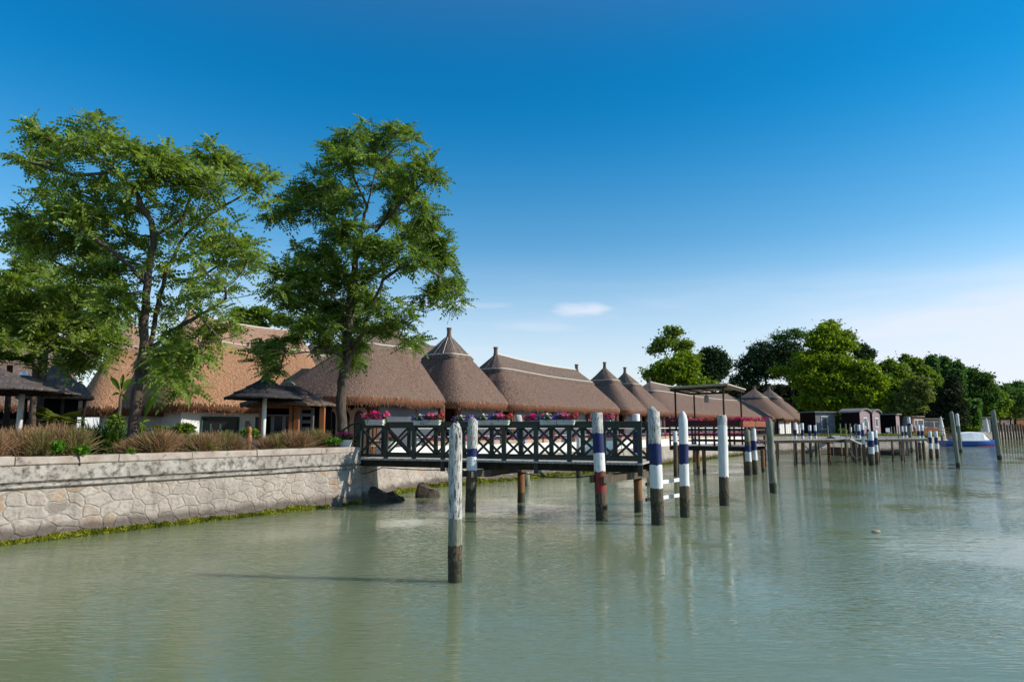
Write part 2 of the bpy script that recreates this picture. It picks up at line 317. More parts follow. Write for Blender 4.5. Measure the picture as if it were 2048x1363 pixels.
def stone_mat(name, v0=.0):
    """rubble masonry laid out in the wall's own metres (UV), with wet band near the water"""
    m = bpy.data.materials.new(name); m.use_nodes = True; nt = m.node_tree; N, L = nt.nodes, nt.links
    p = N['Principled BSDF']; p.inputs['Roughness'].default_value = .9; p.inputs['Specular IOR Level'].default_value = .15
    uv = N.new('ShaderNodeUVMap'); mp_ = N.new('ShaderNodeMapping'); mp_.inputs['Scale'].default_value = (1.0, 1.25, 1); L.new(uv.outputs[0], mp_.inputs[0])
    nd = N.new('ShaderNodeTexNoise'); nd.inputs['Scale'].default_value = 1.7; nd.inputs['Detail'].default_value = 2; L.new(mp_.outputs[0], nd.inputs['Vector'])
    ad = N.new('ShaderNodeVectorMath'); ad.operation = 'MULTIPLY_ADD'; L.new(nd.outputs['Color'], ad.inputs[0]); ad.inputs[1].default_value = (.46, .46, 0); L.new(mp_.outputs[0], ad.inputs[2])
    def vor(feat):
        v = N.new('ShaderNodeTexVoronoi'); v.feature = feat; v.voronoi_dimensions = '2D'; v.inputs['Scale'].default_value = 2.35; v.inputs['Randomness'].default_value = 1.0
        L.new(ad.outputs[0], v.inputs['Vector']); return v
    ve = vor('DISTANCE_TO_EDGE'); vc = vor('F1')
    ramp = N.new('ShaderNodeValToRGB'); r = ramp.color_ramp; r.interpolation = 'LINEAR'
    cols = [(0, (.36, .30, .25)), (.25, (.39, .33, .275)), (.45, (.32, .275, .235)), (.62, (.42, .36, .30)), (.86, (.35, .29, .24)), (.965, (.40, .26, .16)), (1, (.23, .19, .16))]
    r.elements[0].position = 0; r.elements[0].color = (*cols[0][1], 1); r.elements[1].position = 1; r.elements[1].color = (*cols[-1][1], 1)
    for pos, c in cols[1:-1]: e_ = r.elements.new(pos); e_.color = (*c, 1)
    sx = N.new('ShaderNodeSeparateColor'); L.new(vc.outputs['Color'], sx.inputs[0]); L.new(sx.outputs[0], ramp.inputs[0])
    nn = N.new('ShaderNodeTexNoise'); nn.inputs['Scale'].default_value = 9; nn.inputs['Detail'].default_value = 6; L.new(mp_.outputs[0], nn.inputs['Vector'])
    def mr(v, a, b, c, d):
        q = N.new('ShaderNodeMapRange'); L.new(v, q.inputs[0])
        for i, x in enumerate((a, b, c, d)): q.inputs[i + 1].default_value = x
        return q.outputs[0]
    def mixc(a, b, f, bt='MIX'):
        x = N.new('ShaderNodeMix'); x.data_type = 'RGBA'; x.blend_type = bt
        for k, v in (('A', a), ('B', b)):
            if isinstance(v, tuple): x.inputs[k].default_value = (*v, 1)
            else: L.new(v, x.inputs[k])
        if isinstance(f, float): x.inputs['Factor'].default_value = f
        else: L.new(f, x.inputs['Factor'])
        return x.outputs['Result']
    c = mixc(ramp.outputs[0], (.20, .165, .135), mr(nn.outputs[0], .45, .75, 0, .75))
    # joints: pale mortar smear with a thin dark crack
    c = mixc((.39, .335, .28), c, mr(ve.outputs['Distance'], .03, .16, 0, 1))
    n4 = N.new('ShaderNodeTexNoise'); n4.inputs['Scale'].default_value = 2.1; L.new(mp_.outputs[0], n4.inputs['Vector'])
    crack = mr(ve.outputs['Distance'], .006, .022, 1, 0)
    mm = N.new('ShaderNodeMath'); mm.operation = 'MULTIPLY'; L.new(crack, mm.inputs[0]); L.new(mr(n4.outputs[0], .44, .70, .0, .70), mm.inputs[1])
    c = mixc(c, (.09, .07, .055), mm.outputs[0])
    # rain stains and lime bloom
    ms = N.new('ShaderNodeMapping'); ms.inputs['Scale'].default_value = (1.6, .45, 1); L.new(uv.outputs[0], ms.inputs[0])
    n5 = N.new('ShaderNodeTexNoise'); n5.inputs['Scale'].default_value = 1.5; n5.inputs['Detail'].default_value = 7; n5.inputs['Roughness'].default_value = .7; L.new(ms.outputs[0], n5.inputs['Vector'])
    c = mixc(c, (.17, .14, .115), mr(n5.outputs[0], .50, .72, 0, .75))
    c = mixc(c, (.50, .45, .39), mr(n5.outputs[0], .46, .30, 0, .55))
    # wet band
    sv = N.new('ShaderNodeSeparateXYZ'); L.new(uv.outputs[0], sv.inputs[0])
    md = N.new('ShaderNodeMath'); md.operation = 'MULTIPLY_ADD'; L.new(nd.outputs[0], md.inputs[0]); md.inputs[1].default_value = .28; L.new(sv.outputs[1], md.inputs[2])
    ma = N.new('ShaderNodeMath'); ma.operation = 'MULTIPLY_ADD'; L.new(sx.outputs[1], ma.inputs[0]); ma.inputs[1].default_value = .10; L.new(md.outputs[0], ma.inputs[2])
    c = mixc(c, (.095, .075, .062), mr(ma.outputs[0], .46, .66, .88, 0))
    L.new(c, p.inputs['Base Color'])
    b = N.new('ShaderNodeBump'); b.inputs['Strength'].default_value = 1; b.inputs['Distance'].default_value = .08
    hh = N.new('ShaderNodeMath'); hh.operation = 'MULTIPLY_ADD'; L.new(nn.outputs[0], hh.inputs[0]); hh.inputs[1].default_value = .5; L.new(mr(ve.outputs['Distance'], 0, .10, 0, .35), hh.inputs[2])
    L.new(hh.outputs[0], b.inputs['Height']); L.new(b.outputs[0], p.inputs['Normal'])
    return m
M['stone'] = stone_mat('rubble_masonry')

def water_mat():
    m = bpy.data.materials.new('turbid_green_water'); m.use_nodes = True; nt = m.node_tree; N, L = nt.nodes, nt.links
    p = N['Principled BSDF']; p.inputs['Roughness'].default_value = .03; p.inputs['IOR'].default_value = 1.33; p.inputs['Specular IOR Level'].default_value = .5
    g = N.new('ShaderNodeNewGeometry')
    n0 = N.new('ShaderNodeTexNoise'); n0.inputs['Scale'].default_value = .12; n0.inputs['Detail'].default_value = 3; L.new(g.outputs['Position'], n0.inputs['Vector'])
    x = N.new('ShaderNodeMix'); x.data_type = 'RGBA'; x.inputs['A'].default_value = (.172, .206, .110, 1); x.inputs['B'].default_value = (.212, .238, .132, 1); L.new(n0.outputs[0], x.inputs['Factor'])
    L.new(x.outputs['Result'], p.inputs['Base Color'])
    p.inputs['Subsurface Weight'].default_value = 1; p.inputs['Subsurface Radius'].default_value = (1, 1, .8); p.inputs['Subsurface Scale'].default_value = 2.2
    def noise(scale, st, rot, det, rough=.5):
        mpn = N.new('ShaderNodeMapping'); mpn.inputs['Scale'].default_value = st; mpn.inputs['Rotation'].default_value = (0, 0, R(rot)); L.new(g.outputs['Position'], mpn.inputs[0])
        n = N.new('ShaderNodeTexNoise'); n.inputs['Scale'].default_value = scale; n.inputs['Detail'].default_value = det; n.inputs['Roughness'].default_value = rough
        n.inputs['Distortion'].default_value = .35
        L.new(mpn.outputs[0], n.inputs['Vector']); return n.outputs[0]
    a = noise(7.5, (.40, 1.5, 1), 14, 2); b_ = noise(1.7, (.5, 1.4, 1), -8, 1); c_ = noise(.22, (1, 1, 1), 0, 2)
    gate = N.new('ShaderNodeMapRange'); L.new(c_, gate.inputs[0]); gate.inputs[1].default_value = .38; gate.inputs[2].default_value = .62; gate.inputs[3].default_value = .35; gate.inputs[4].default_value = 1.7
    m1 = N.new('ShaderNodeMath'); m1.operation = 'MULTIPLY'; L.new(a, m1.inputs[0]); L.new(gate.outputs[0], m1.inputs[1])
    m2 = N.new('ShaderNodeMath'); m2.operation = 'MULTIPLY_ADD'; L.new(b_, m2.inputs[0]); m2.inputs[1].default_value = .75; L.new(m1.outputs[0], m2.inputs[2])
    bp = N.new('ShaderNodeBump'); bp.inputs['Strength'].default_value = 1; bp.inputs['Distance'].default_value = .0125
    L.new(m2.outputs[0], bp.inputs['Height']); L.new(bp.outputs[0], p.inputs['Normal'])
    return m
M['water'] = water_mat()

# ------------------------------------------------------------------ generic builders
def vnorm(v): return v / (np.linalg.norm(v, axis=-1, keepdims=True) + 1e-9)
def quads_at(C, size, aspect=1.6, flat=0.0, jit=.35):
    """random leaf-like diamonds at points C"""
    n = len(C); N_ = NP.normal(size=(n, 3)); N_[:, 2] = np.abs(N_[:, 2]) + flat; N_ = vnorm(N_)
    A = vnorm(np.cross(N_, NP.normal(size=(n, 3)))); B = np.cross(N_, A)
    s = size * (1 + jit * (NP.rand(n, 1) * 2 - 1)); a = A * s * aspect / 2; b = B * s / 2
    return np.stack([C - a, C - b * 1 + a * .1, C + a, C + b + a * .1], 1).reshape(-1, 3)
def ell_points(n, c, r, shell=.55):
    d = vnorm(NP.normal(size=(n, 3))); rr = (shell + (1 - shell) * NP.rand(n, 1)) ; rr = np.where(NP.rand(n, 1) < .35, NP.rand(n, 1) ** .5, rr)
    return np.array(c) + d * rr * np.array(r)
FR = []
for k in range(6):                      # template of a pinnate leaf: 13 leaflets on a drooping rachis, length 1
    x = .22 + k * .125; L_ = .26 - .018 * k
    for s in (-1, 1): FR.append((x, s, L_))
FR.append((.97, 0, .26))
def fronds(P, D, length):
    n = len(P); D = vnorm(D); up = np.tile([0, -.15, 1.0], (n, 1)) + NP.normal(size=(n, 3)) * .75
    S = vnorm(np.cross(D, up)); U = np.cross(S, D)
    Ln = length * (.7 + .6 * NP.rand(n, 1)); out = []
    for x, s, l in FR:
        c = P + D * x * Ln - np.array([0, 0, 1]) * (x ** 2) * .22 * Ln
        if s == 0: d = vnorm(D - np.array([0, 0, .5]))
        else: d = vnorm(S * s + D * .35 - np.array([0, 0, .35]) + NP.normal(size=(n, 3)) * .12)
        w = vnorm(np.cross(d, U)) ; tip = c + d * l * 1.1 * Ln; mid = c + d * l * .42 * Ln; h = w * .062 * Ln
        out.append(np.stack([c, mid - h, tip, mid + h], 1))
    return np.stack(out, 1).reshape(-1, 3)
def grow(paths, attr, seg=.35, r_tip=.010, expo=.46, rmax=None, sides=6, bend=.18):
    """skeleton: given trunk/limb polylines plus twigs to every attractor; returns MB of wood and tip list"""
    P = []; PA = []; RD = []
    def near(p, pen=True):
        A = np.array(P); d = A - p; dist = np.linalg.norm(d, axis=1)
        if pen: dist = dist * (1 + .55 * np.clip(d[:, 2] / (dist + 1e-6), 0, 1)) + .0
        return int(dist.argmin())
    for pl in paths:
        pts = [np.array(p[:3]) for p in pl]
        par = -1 if not P else near(pts[0], False)
        if par < 0: P.append(pts[0]); PA.append(-1); par = 0
        for a, b in zip(pts[:-1], pts[1:]):
            n = max(1, int(np.linalg.norm(b - a) / seg))
            for i in range(1, n + 1):
                P.append(a + (b - a) * i / n + NP.normal(size=3) * .02); PA.append(par); par = len(P) - 1
    order = np.argsort([min(np.linalg.norm(np.array(P) - a, axis=1)) for a in attr]) if len(attr) else []
    tips = []
    for i in order:
        a = attr[i]; j = near(a); s0 = P[j]; d = a - s0; L0 = np.linalg.norm(d)
        n = max(1, int(L0 / seg)); par = j; w = NP.normal(size=3) * bend * L0 * .5; w[2] = abs(w[2]) * .3 - .05 * L0
        for k in range(1, n + 1):
            t = k / n; P.append(s0 + d * t + w * math.sin(math.pi * t)); PA.append(par); par = len(P) - 1
        tips.append((par, d / (L0 + 1e-6)))
    cnt = np.zeros(len(P))
    ch = np.zeros(len(P), int)
    for i in range(len(P)): 
        if PA[i] >= 0: ch[PA[i]] += 1
    for i in range(len(P) - 1, -1, -1):
        if ch[i] == 0: cnt[i] += 1
        if PA[i] >= 0: cnt[PA[i]] += cnt[i]
    rad = r_tip * cnt ** expo
    if rmax: rad = np.minimum(rad, rmax)
    return np.array(P), PA, rad, tips
def wood_mesh(P, PA, rad, flare=None):
    mb = MB(); kids = {}
    for i, p in enumerate(PA): kids.setdefault(p, []).append(i)
    stack = [(0, None)]; starts = [0]; done = set()
    while starts:
        s = starts.pop(); chain = [s]; 
        while True:
            k = [c for c in kids.get(chain[-1], [])]
            if not k: break
            k.sort(key=lambda c: -rad[c]); chain.append(k[0])
            for c in k[1:]: starts.append(c)
        if PA[s] >= 0: chain = [PA[s]] + chain
        pts = [P[c] for c in chain]; rr = [float(rad[c]) for c in chain]
        if PA[s] >= 0 and len(rr) > 1: rr[0] = rr[1] * 1.05
        if len(pts) < 2: continue
        n = 10 if max(rr) > .12 else (6 if max(rr) > .03 else 3)
        mb.tube(pts, rr, n=n, cap=False, jit=.10 if n > 6 else 0)
    return mb

def px_blobs(bl, Yd, depth=.75, jy=1.0):
    """list of (px,py,rx,ry[,dy]) -> world ellipsoids round distance Yd"""
    out = []
    for b in bl:
        px, py, rx, ry = b[:4]; dy = b[4] if len(b) > 4 else (rnd.random() - .5) * 2 * jy
        y = Yd + dy; c = atd(px, py, y); s = mpp(y)
        out.append((np.array(c[:]), np.array([rx * s, max(rx, ry) * s * depth, ry * s])))
    return out
def pinnate_tree(name, base, Yd, paths_px, blobs_px, n_attr, fpt, flen, leafmat, label, r_tip, rmax, jy=1.4, extra_dy=None):
    root = empty(name, base, label, 'tree')
    paths = []
    for pl in paths_px:
        q = []
        for (px, py, dy) in pl: q.append(np.array(atd(px, py, Yd + dy)[:]))
        paths.append(q)
    paths[0][0] = np.array([base[0], base[1], base[2] - .3])
    bl = px_blobs([(b[0], b[1], b[2] * 1.05, b[3] * 1.2) for b in blobs_px], Yd, .9, jy); vol = np.array([b[1][0] * b[1][2] for b in bl]) ; vol = vol / vol.sum()
    attr = []
    for (c, r), v in zip(bl, vol):
        n = max(2, int(round(v * n_attr))); attr.extend(list(ell_points(n, c, r * .92, .35)))
    P, PA, rad, tips = grow(paths, np.array(attr), seg=.30, r_tip=r_tip, expo=.47, rmax=rmax)
    wood_mesh(P, PA, rad).build('trunk', M['bark'], root, smooth=True)
    FP = []; FD = []
    for i, d in tips:
        q = i; pts = [P[i]]
        for _ in range(3):
            if PA[q] >= 0: q = PA[q]; pts.append(P[q])
        for k in range(fpt):
            t = 0 if k < fpt * .6 else rnd.randrange(1, len(pts)) if len(pts) > 1 else 0
            FP.append(pts[t]); 
            a = rnd.random() * 6.283; hd = np.array([math.cos(a), math.sin(a), rnd.uniform(-.75, .65)])
            FD.append(hd + d * .7)
    V = fronds(np.array(FP), np.array(FD), flen)
    np_mesh('crown', V, 4, M[leafmat], root)
    return root
def leafy_tree(name, base, blobs, n, size, leafmat, label, cat='tree', trunk_r=.18, clump=.24, group=None, flat=.2, bark='bark2', top_frac=.65, limbs=True, lpc=24, aspect=1.5):
    root = empty(name, base, label, cat, group)
    vol = np.array([(b[1][0] * b[1][1] * b[1][2]) ** (2 / 3) for b in blobs]); vol /= vol.sum(); C = []; cl = []
    for (c, r), v in zip(blobs, vol):
        nc = max(3, int(v * n / lpc)); cc = ell_points(nc, c, r * .95, .5); cl.extend(list(cc))
    cl = np.array(cl); per = max(4, int(n / len(cl)))
    csz = clump * float(np.mean([b[1].mean() for b in blobs])) * (.35 + 1.3 * NP.rand(len(cl), 1) ** 1.5)
    pts = np.repeat(cl, per, 0) + NP.normal(size=(len(cl) * per, 3)) * np.repeat(csz, per, 0) * np.array([.62, .62, .36])
    no = int(len(pts) * .05); pts[NP.permutation(len(pts))[:no]] += NP.normal(size=(no, 3)) * float(np.mean([b[1].mean() for b in blobs])) * .28
    np_mesh('crown', quads_at(pts, size, aspect, flat), 4, M[leafmat], root)
    cx = np.mean([b[0] for b in blobs], 0); zt = max(b[0][2] + b[1][2] * .3 for b in blobs); b0 = np.array(base)
    z1 = base[2] + (zt - base[2]) * top_frac
    paths = [[b0 - np.array([0, 0, .3]), b0 + (cx - b0) * np.array([.2, .2, .0]) + np.array([0, 0, (z1 - base[2]) * .5]), np.array([cx[0], cx[1], z1])]]
    sel = cl[NP.permutation(len(cl))[:26 if limbs else 4]]
    P, PA, rad, tips = grow(paths, sel, seg=.9, r_tip=trunk_r * .16, expo=.52, rmax=trunk_r)
    wood_mesh(P, PA, rad).build('trunk', M[bark], root, smooth=True)
    return root

# ------------------------------------------------------------------ the setting
def sheet(name, pts, z, m, kind='structure'):
    mb = MB(); mb.add([(p[0], p[1], z) for p in pts], [tuple(range(len(pts)))])
    return mb.build(name, m, org=(pts[0][0], pts[0][1], z), kind=kind)
water = MB(); water.add([(-1500, -300, 0), (4500, -300, 0), (4500, 5500, 0), (-1500, 5500, 0)], [(0, 1, 2, 3)])
water.build('water', M['water'], org=(0, 0, 0), kind='structure')
Q = [(-18.0, 9.2), (-12.6, 16.75), (-5.75, 26.2), (-5.45, 29.4), (-4.2, 33.2), (3.9, 42.6), (26.6, 76.0), (37, 80), (48.5, 82), (53, 96), (84, 132), (128, 180), (190, 235), (420, 420)]
Q = [Vector((a, b)) for a, b in Q]
def sheet2(name, pts, z, m):   # land
    return sheet(name, pts, z, m)
IN = Vector((-.83, .56))
def inn(p, k): return (p.x + IN.x * k, p.y + IN.y * k)
sheet2('garden_ground', [inn(Q[0], .45), inn(Q[1], .45), (Q[2].x - .35, Q[2].y + .2), (-6.6, 30.0), (-18, 37), (-32, 47), (-60, 60), (-60, 0), (-24, 2)], 1.86, M['soil'])
sheet2('terrace', [(-5.9, 26.6), (-5.6, 29.4), inn(Q[4], .4), inn(Q[5], .4), inn(Q[6], .4), (30, 90), (40, 122), (0, 110), (-30, 60), (-16, 36.5), (-6.7, 30.3)], 1.34, M['paving'])
sheet2('ground', [(26.9, 76.8), (37, 80.5), (48.4, 82.5), (52.6, 96.2), (83.6, 132.2), (127.6, 180.2), (189.6, 235.2), (420, 420.5), (2500, 2200), (-2500, 2200), (-400, 300), (-61, 61), (-33, 47.5), (-17, 60), (20, 112), (29, 92)], 1.82, M['grassland'])
sheet2('ground', [(-30, 60), (29, 92), (26.2, 76.3), (26, 74)], 1.20, M['soil'])

def wall_run(name, pts, prof, mats, mis, label, cat='wall', zs=None, wob=.02):
    """extrude a profile [(out, z)] along a plan polyline; finely divided, lightly uneven"""
    pts = [Vector((p[0], p[1], 0)) for p in pts]; fine = []; dist = 0; 
    for a, b in zip(pts[:-1], pts[1:]):
        n = max(1, int((b - a).length / .6))
        for i in range(n): fine.append((a.lerp(b, i / n), (b - a).normalized(), dist + (b - a).length * i / n))
        dist += (b - a).length
    fine.append((pts[-1], (pts[-1] - pts[-2]).normalized(), dist))
    mb = MB(); mb.uv = []
    dn = [(-d.y * -1, d.x * -1) for _, d, _ in fine]
    for (p, d, t), (ox, oy) in zip(fine, dn):
        v = 0
        for k, (o, z) in enumerate(prof):
            w = wob * (mnoise.noise(Vector((t * .8, k * 3.1, z * 2))) )
            mb.v.append((p.x + ox * (o + w), p.y + oy * (o + w), z + w * .5)); mb.uv.append((t, z if True else 0))
    m = len(prof)
    for i in range(len(fine) - 1):
        for k in range(m - 1):
            mb.f.append((i * m + k, (i + 1) * m + k, (i + 1) * m + k + 1, i * m + k + 1)); mb.m.append(mis[k])
    mb.f.append(tuple(range(m))); mb.m.append(mis[0]); mb.f.append(tuple((len(fine) - 1) * m + k for k in reversed(range(m)))); mb.m.append(mis[0])
    return mb, fine, dn
def moss_strip(pts, parent, z1=.24, off=.06, dens=260, skip=()):
    C = []; 
    for a, b in zip(pts[:-1], pts[1:]):
        a = Vector((a[0], a[1], 0)); b = Vector((b[0], b[1], 0)); L_ = (b - a).length; d = (b - a) / L_; o = Vector((d.y, -d.x, 0))
        n = int(L_ * dens)
        for i in range(n):
            t = rnd.random() * L_; q = a + d * t; h = mnoise.noise(Vector((q.x * .7, q.y * .7, 3)))
            if h < -.55: continue
            top = z1 * (.85 + .7 * h + .5 * mnoise.noise(Vector((q.x * 4, q.y * 4, 1))))
            z = rnd.random() * top
            C.append((q + o * (off + .05 * (1 - z / z1) + rnd.random() * .035)) + Vector((0, 0, z)))
    C = np.array([c[:] for c in C])
    np_mesh('algae', quads_at(C, .042, 1.7, 0, .5), 4, M['moss'], parent)
# garden wall
gw_pts = [Q[0], Q[1], Q[2]]
gw = empty('garden_wall', (Q[1].x, Q[1].y, 0), 'long rubble stone retaining wall with a stained concrete band and algae at its foot', 'wall')
prof = [(.22, -1.2), (.20, 0), (.13, .5), (.06, 1.0), (.0, 1.30)]
mb, _, _ = wall_run('stone_face', gw_pts, [(-.5, -1.2)] + prof + [(-.5, 1.30)], None, [0] * 7, ''); mb.build('stone_face', M['stone'], gw, smooth=False)
mb, _, _ = wall_run('ledge', gw_pts, [(-.5, 1.305), (.09, 1.305), (.11, 1.33), (.10, 1.385), (-.02, 1.40), (-.02, 1.45), (-.5, 1.45)], None, [0] * 7, '', wob=.03); mb.build('ledge', M['concrete'], gw)
mb, _, _ = wall_run('concrete_band', gw_pts, [(-.5, 1.455), (.05, 1.455), (.07, 1.48), (.05, 1.83), (.02, 1.87), (-.5, 1.87)], None, [0] * 7, '', wob=.03); mb.build('concrete_band', M['concrete'], gw)
dd = (Q[2] - Q[0]).normalized(); oo = Vector((dd.y, -dd.x)); t = 0; LL = (Q[2] - Q[0]).length
cuts = [0, 3.4, 6.6, 9.75, 12.2, 14.3, 16.5, 19.1, LL - .05]
for a, b in zip(cuts[:-1], cuts[1:]):
    mbk = MB(); n = 6; zt = 2.09 + rnd.uniform(-.015, .02); of = rnd.uniform(-.01, .015)
    for i in range(n + 1):
        tt = a + .012 + (b - a - .024) * i / n; c = Q[0] + dd * tt
        for o, z in ((-.38, 1.872), (.03, 1.872), (.05, 1.90), (.045, zt - .03), (.02, zt), (-.38, zt)):
            w = .018 * mnoise.noise(Vector((tt * 1.7, o * 5, z * 7)))
            mbk.v.append((c.x + oo.x * (o + of + w), c.y + oo.y * (o + of + w), z + w * (z > 1.9)))
    for i in range(n):
        for k in range(6): mbk.f.append((i * 6 + k, i * 6 + (k + 1) % 6, (i + 1) * 6 + (k + 1) % 6, (i + 1) * 6 + k)); mbk.m.append(0)
    mbk.f.append(tuple(range(6))); mbk.f.append(tuple(n * 6 + k for k in reversed(range(6)))); mbk.m += [0, 0]
    mbk.build('coping_block', M['coping'], gw)
moss_strip([Q[0], Q[1], Q[2]], gw, .16, .15, 1500)
# abutment + quay wall
qw = empty('quay_wall', (Q[4].x, Q[4].y, 0), 'low sloping rubble quay wall with an algae edge running past the footbridge under the restaurant', 'wall')
qp = [Q[2] + Vector((.02, .06)), Q[3], Q[4], Q[5], Q[6] + Vector((-.3, -.3))]
mb, _, _ = wall_run('stone_face', qp, [(-.6, -1.2), (.45, -1.2), (.38, 0), (.16, .7), (.03, 1.36), (-.6, 1.36)], None, [0] * 7, ''); mb.build('stone_face', M['stone'], qw)
moss_strip(qp[1:], qw, .20, .36, 600)
pp = [Q[3] + Vector((-.1, .1)), Q[4], Q[5], Q[6] + Vector((-.5, -.5))]
pw = empty('terrace_parapet', (Q[4].x, Q[4].y, 1.36), 'low white painted parapet along the terrace edge above the quay wall', 'wall')
mb, _, _ = wall_run('parapet', pp, [(-.30, 1.365), (.0, 1.365), (.0, 1.93), (-.30, 1.93)], None, [0] * 5, '', wob=.01); mb.build('parapet', M['whitewash'], pw)
fw = empty('bank_wall', (37, 80, 0), 'low pale retaining wall along the grassy bank beneath the wooden cabins', 'wall')
fp = [Q[6], Q[7], Q[8], Q[9]]
mb, _, _ = wall_run('stone_face', fp, [(-.5, -1), (.6, -1), (.5, 0), (.1, 1.0), (0, 1.84), (-.5, 1.84)], None, [0] * 7, ''); mb.build('stone_face', M['stone'], fw)
moss_strip(fp, fw, .75, .5, 60)
fw2 = empty('bank_wall', (84, 132, 0), 'distant pale stone embankment behind the blue boat and the row of piles', 'wall')
mb, _, _ = wall_run('stone_face', Q[9:], [(-.5, -1), (.6, -1), (.5, 0), (.1, 1.0), (0, 1.84), (-.5, 1.84)], None, [0] * 7, ''); mb.build('stone_face', M['concrete'], fw2)

# ------------------------------------------------------------------ thatched buildings
class Fr:
    def __init__(s, O, bearing):
        s.O = Vector((O[0], O[1], 0)); b = R(bearing); s.u = Vector((math.sin(b), math.cos(b), 0)); s.n = Vector((-math.cos(b), math.sin(b), 0))
    def p(s, a, d, z): return s.O + s.u * a + s.n * d + Vector((0, 0, z))
def thatch_roof(root, fr, s0, s1, d0, d1, ze, zr, r0, r1, rd, mats, capf=.64, ex=4.5, edge=.42, finials=True, M_=72, cords=True, bulge=1.12, sag=0.0, zr1=None, finr=.17, strands=False, dens=0):
    tm, cm, em = mats; zr1 = zr if zr1 is None else zr1
    cs, cd = (s0 + s1) / 2, (d0 + d1) / 2; hs_, hd = (s1 - s0) / 2, (d1 - d0) / 2
    E = []
    for k in range(M_):
        t = 2 * math.pi * k / M_; c, s = math.cos(t), math.sin(t)
        # spread the samples evenly round the rectangle
        q = abs(c) ** ex + abs(s) ** ex; q = q ** (-1 / ex)
        E.append((cs + hs_ * c * q, cd + hd * s * q))
    def rpt(e):
        a = min(max(e[0], s0), s1); f = (a - s0) / (s1 - s0); f = min(max((f - .5) * 1.35 + .5, 0), 1); return (r0 + (r1 - r0) * f, rd)
    def ring(f, off=0.0, dz=0.0, wob=.05, inset=0.0):
        out = []
        for k, e in enumerate(E):
            r_ = rpt(e); g = f ** bulge
            a = e[0] + (r_[0] - e[0]) * g; d = e[1] + (r_[1] - e[1]) * g
            va, vd = e[0] - r_[0], e[1] - r_[1]; l = math.hypot(va, vd) + 1e-6
            w = wob * mnoise.noise(Vector((k * .35, f * 4, s0 * 1.7)))
            o = off + w - inset
            ff = (r_[0] - r0) / (r1 - r0) if r1 > r0 + .01 else 0
            top = zr + (zr1 - zr) * ff - sag * math.sin(math.pi * ff) * 1.0
            z = ze + (top - ze) * f + dz + w * .5 + .05 * mnoise.noise(Vector((a * .4, d * .4, 0))) * (1 - f)
            out.append(fr.p(a + va / l * o, d + vd / l * o, z))
        return out
    def skin(rings, name, m, close_top=False):
        mb = MB(); n = M_
        for r_ in rings: mb.v.extend([tuple(p) for p in r_])
        for i in range(len(rings) - 1):
            for k in range(n): mb.f.append((i * n + k, i * n + (k + 1) % n, (i + 1) * n + (k + 1) % n, (i + 1) * n + k)); mb.m.append(0)
        return mb.build(name, m, root, smooth=True)
    lv = [0, .03, .1, .2, .32, .44, .55, capf + .04]
    roof = skin([ring(f, .04 * (f > 0) , 0, .07) for f in lv], 'roof', tm)
    skin([ring(0, 0, 0, .07), ring(0, -.02, -edge * .25, .04), ring(0, -.16, -edge, .07), ring(0, -.75, -edge * .8, .02), ring(0, -1.3, -edge * .55, 0)], 'thatch_edge', em)
    er = ring(0, -.03, -edge * .3, .04); el_ = ring(0, -.16, -edge, .07); V = []
    for k in range(M_):
        a, b, c2, d2 = er[k], er[(k + 1) % M_], el_[k], el_[(k + 1) % M_]; l = (b - a).length
        for _ in range(int(l * 26)):
            t = rnd.random(); p0 = c2.lerp(d2, t).lerp(a.lerp(b, t), rnd.random() ** 1.5 * .9); ou = (a.lerp(b, t) - c2.lerp(d2, t)); ou.z = 0; ou = ou.normalized() if ou.length > 1e-4 else Vector((0, 0, 0))
            L__ = rnd.uniform(.05, .17); p1 = p0 + ou * L__ * .35 + Vector((rnd.gauss(0, .03), rnd.gauss(0, .03), -L__)); sdv = (b - a).normalized() * .012
            V.append([tuple(p0 - sdv), tuple(p0 + sdv), tuple(p1 + sdv * .3), tuple(p1 - sdv * .3)])
    np_mesh('loose_reed', np.array(V).reshape(-1, 3), 4, em, root)['kind'] = 'stuff'
    if dens:
        rg = [ring(f, .04 + .01, 0, .07) for f in lv]; V = []
        for i in range(len(rg) - 2):
            for k in range(M_):
                a, b, c2, d2 = rg[i][k], rg[i][(k + 1) % M_], rg[i + 1][k], rg[i + 1][(k + 1) % M_]
                if (a.y + b.y) / 2 > fr.p((s0 + s1) / 2, (d0 + d1) / 2, 0).y + 3.5: continue
                ar = ((b - a).length + (d2 - c2).length) / 2 * ((c2 - a).length + (d2 - b).length) / 2; nn_ = (b - a).cross(c2 - a)
                if nn_.length < 1e-5: continue
                nn_.normalize()
                if nn_.z < 0: nn_ = -nn_
                dn = ((a + b) - (c2 + d2)).normalized(); sdv0 = (b - a).normalized()
                q = ar * dens * 1.4; q = int(q) + (rnd.random() < q - int(q))
                for _ in range(q):
                    u_, v_ = rnd.random(), rnd.random(); p0 = a.lerp(b, u_).lerp(c2.lerp(d2, u_), v_) - nn_ * .02; l = rnd.uniform(.09, .24)
                    p1 = p0 + dn * l + nn_ * rnd.uniform(.02, .045) + sdv0 * rnd.gauss(0, .04); w_ = sdv0 * rnd.uniform(.006, .014)
                    V.append([tuple(p0 - w_), tuple(p0 + w_), tuple(p1 + w_ * .6), tuple(p1 - w_ * .6)])
        np_mesh('surface_reed', np.array(V).reshape(-1, 3), 4, M['straw_tan'] if tm is M['thatch_new'] else M['straw'], root)['kind'] = 'stuff'
    cl = [capf, capf + .015, capf + .09, capf + .2, .93, .985, 1.0]
    offs = [.03, .17, .14, .12, .12, .13, .10]
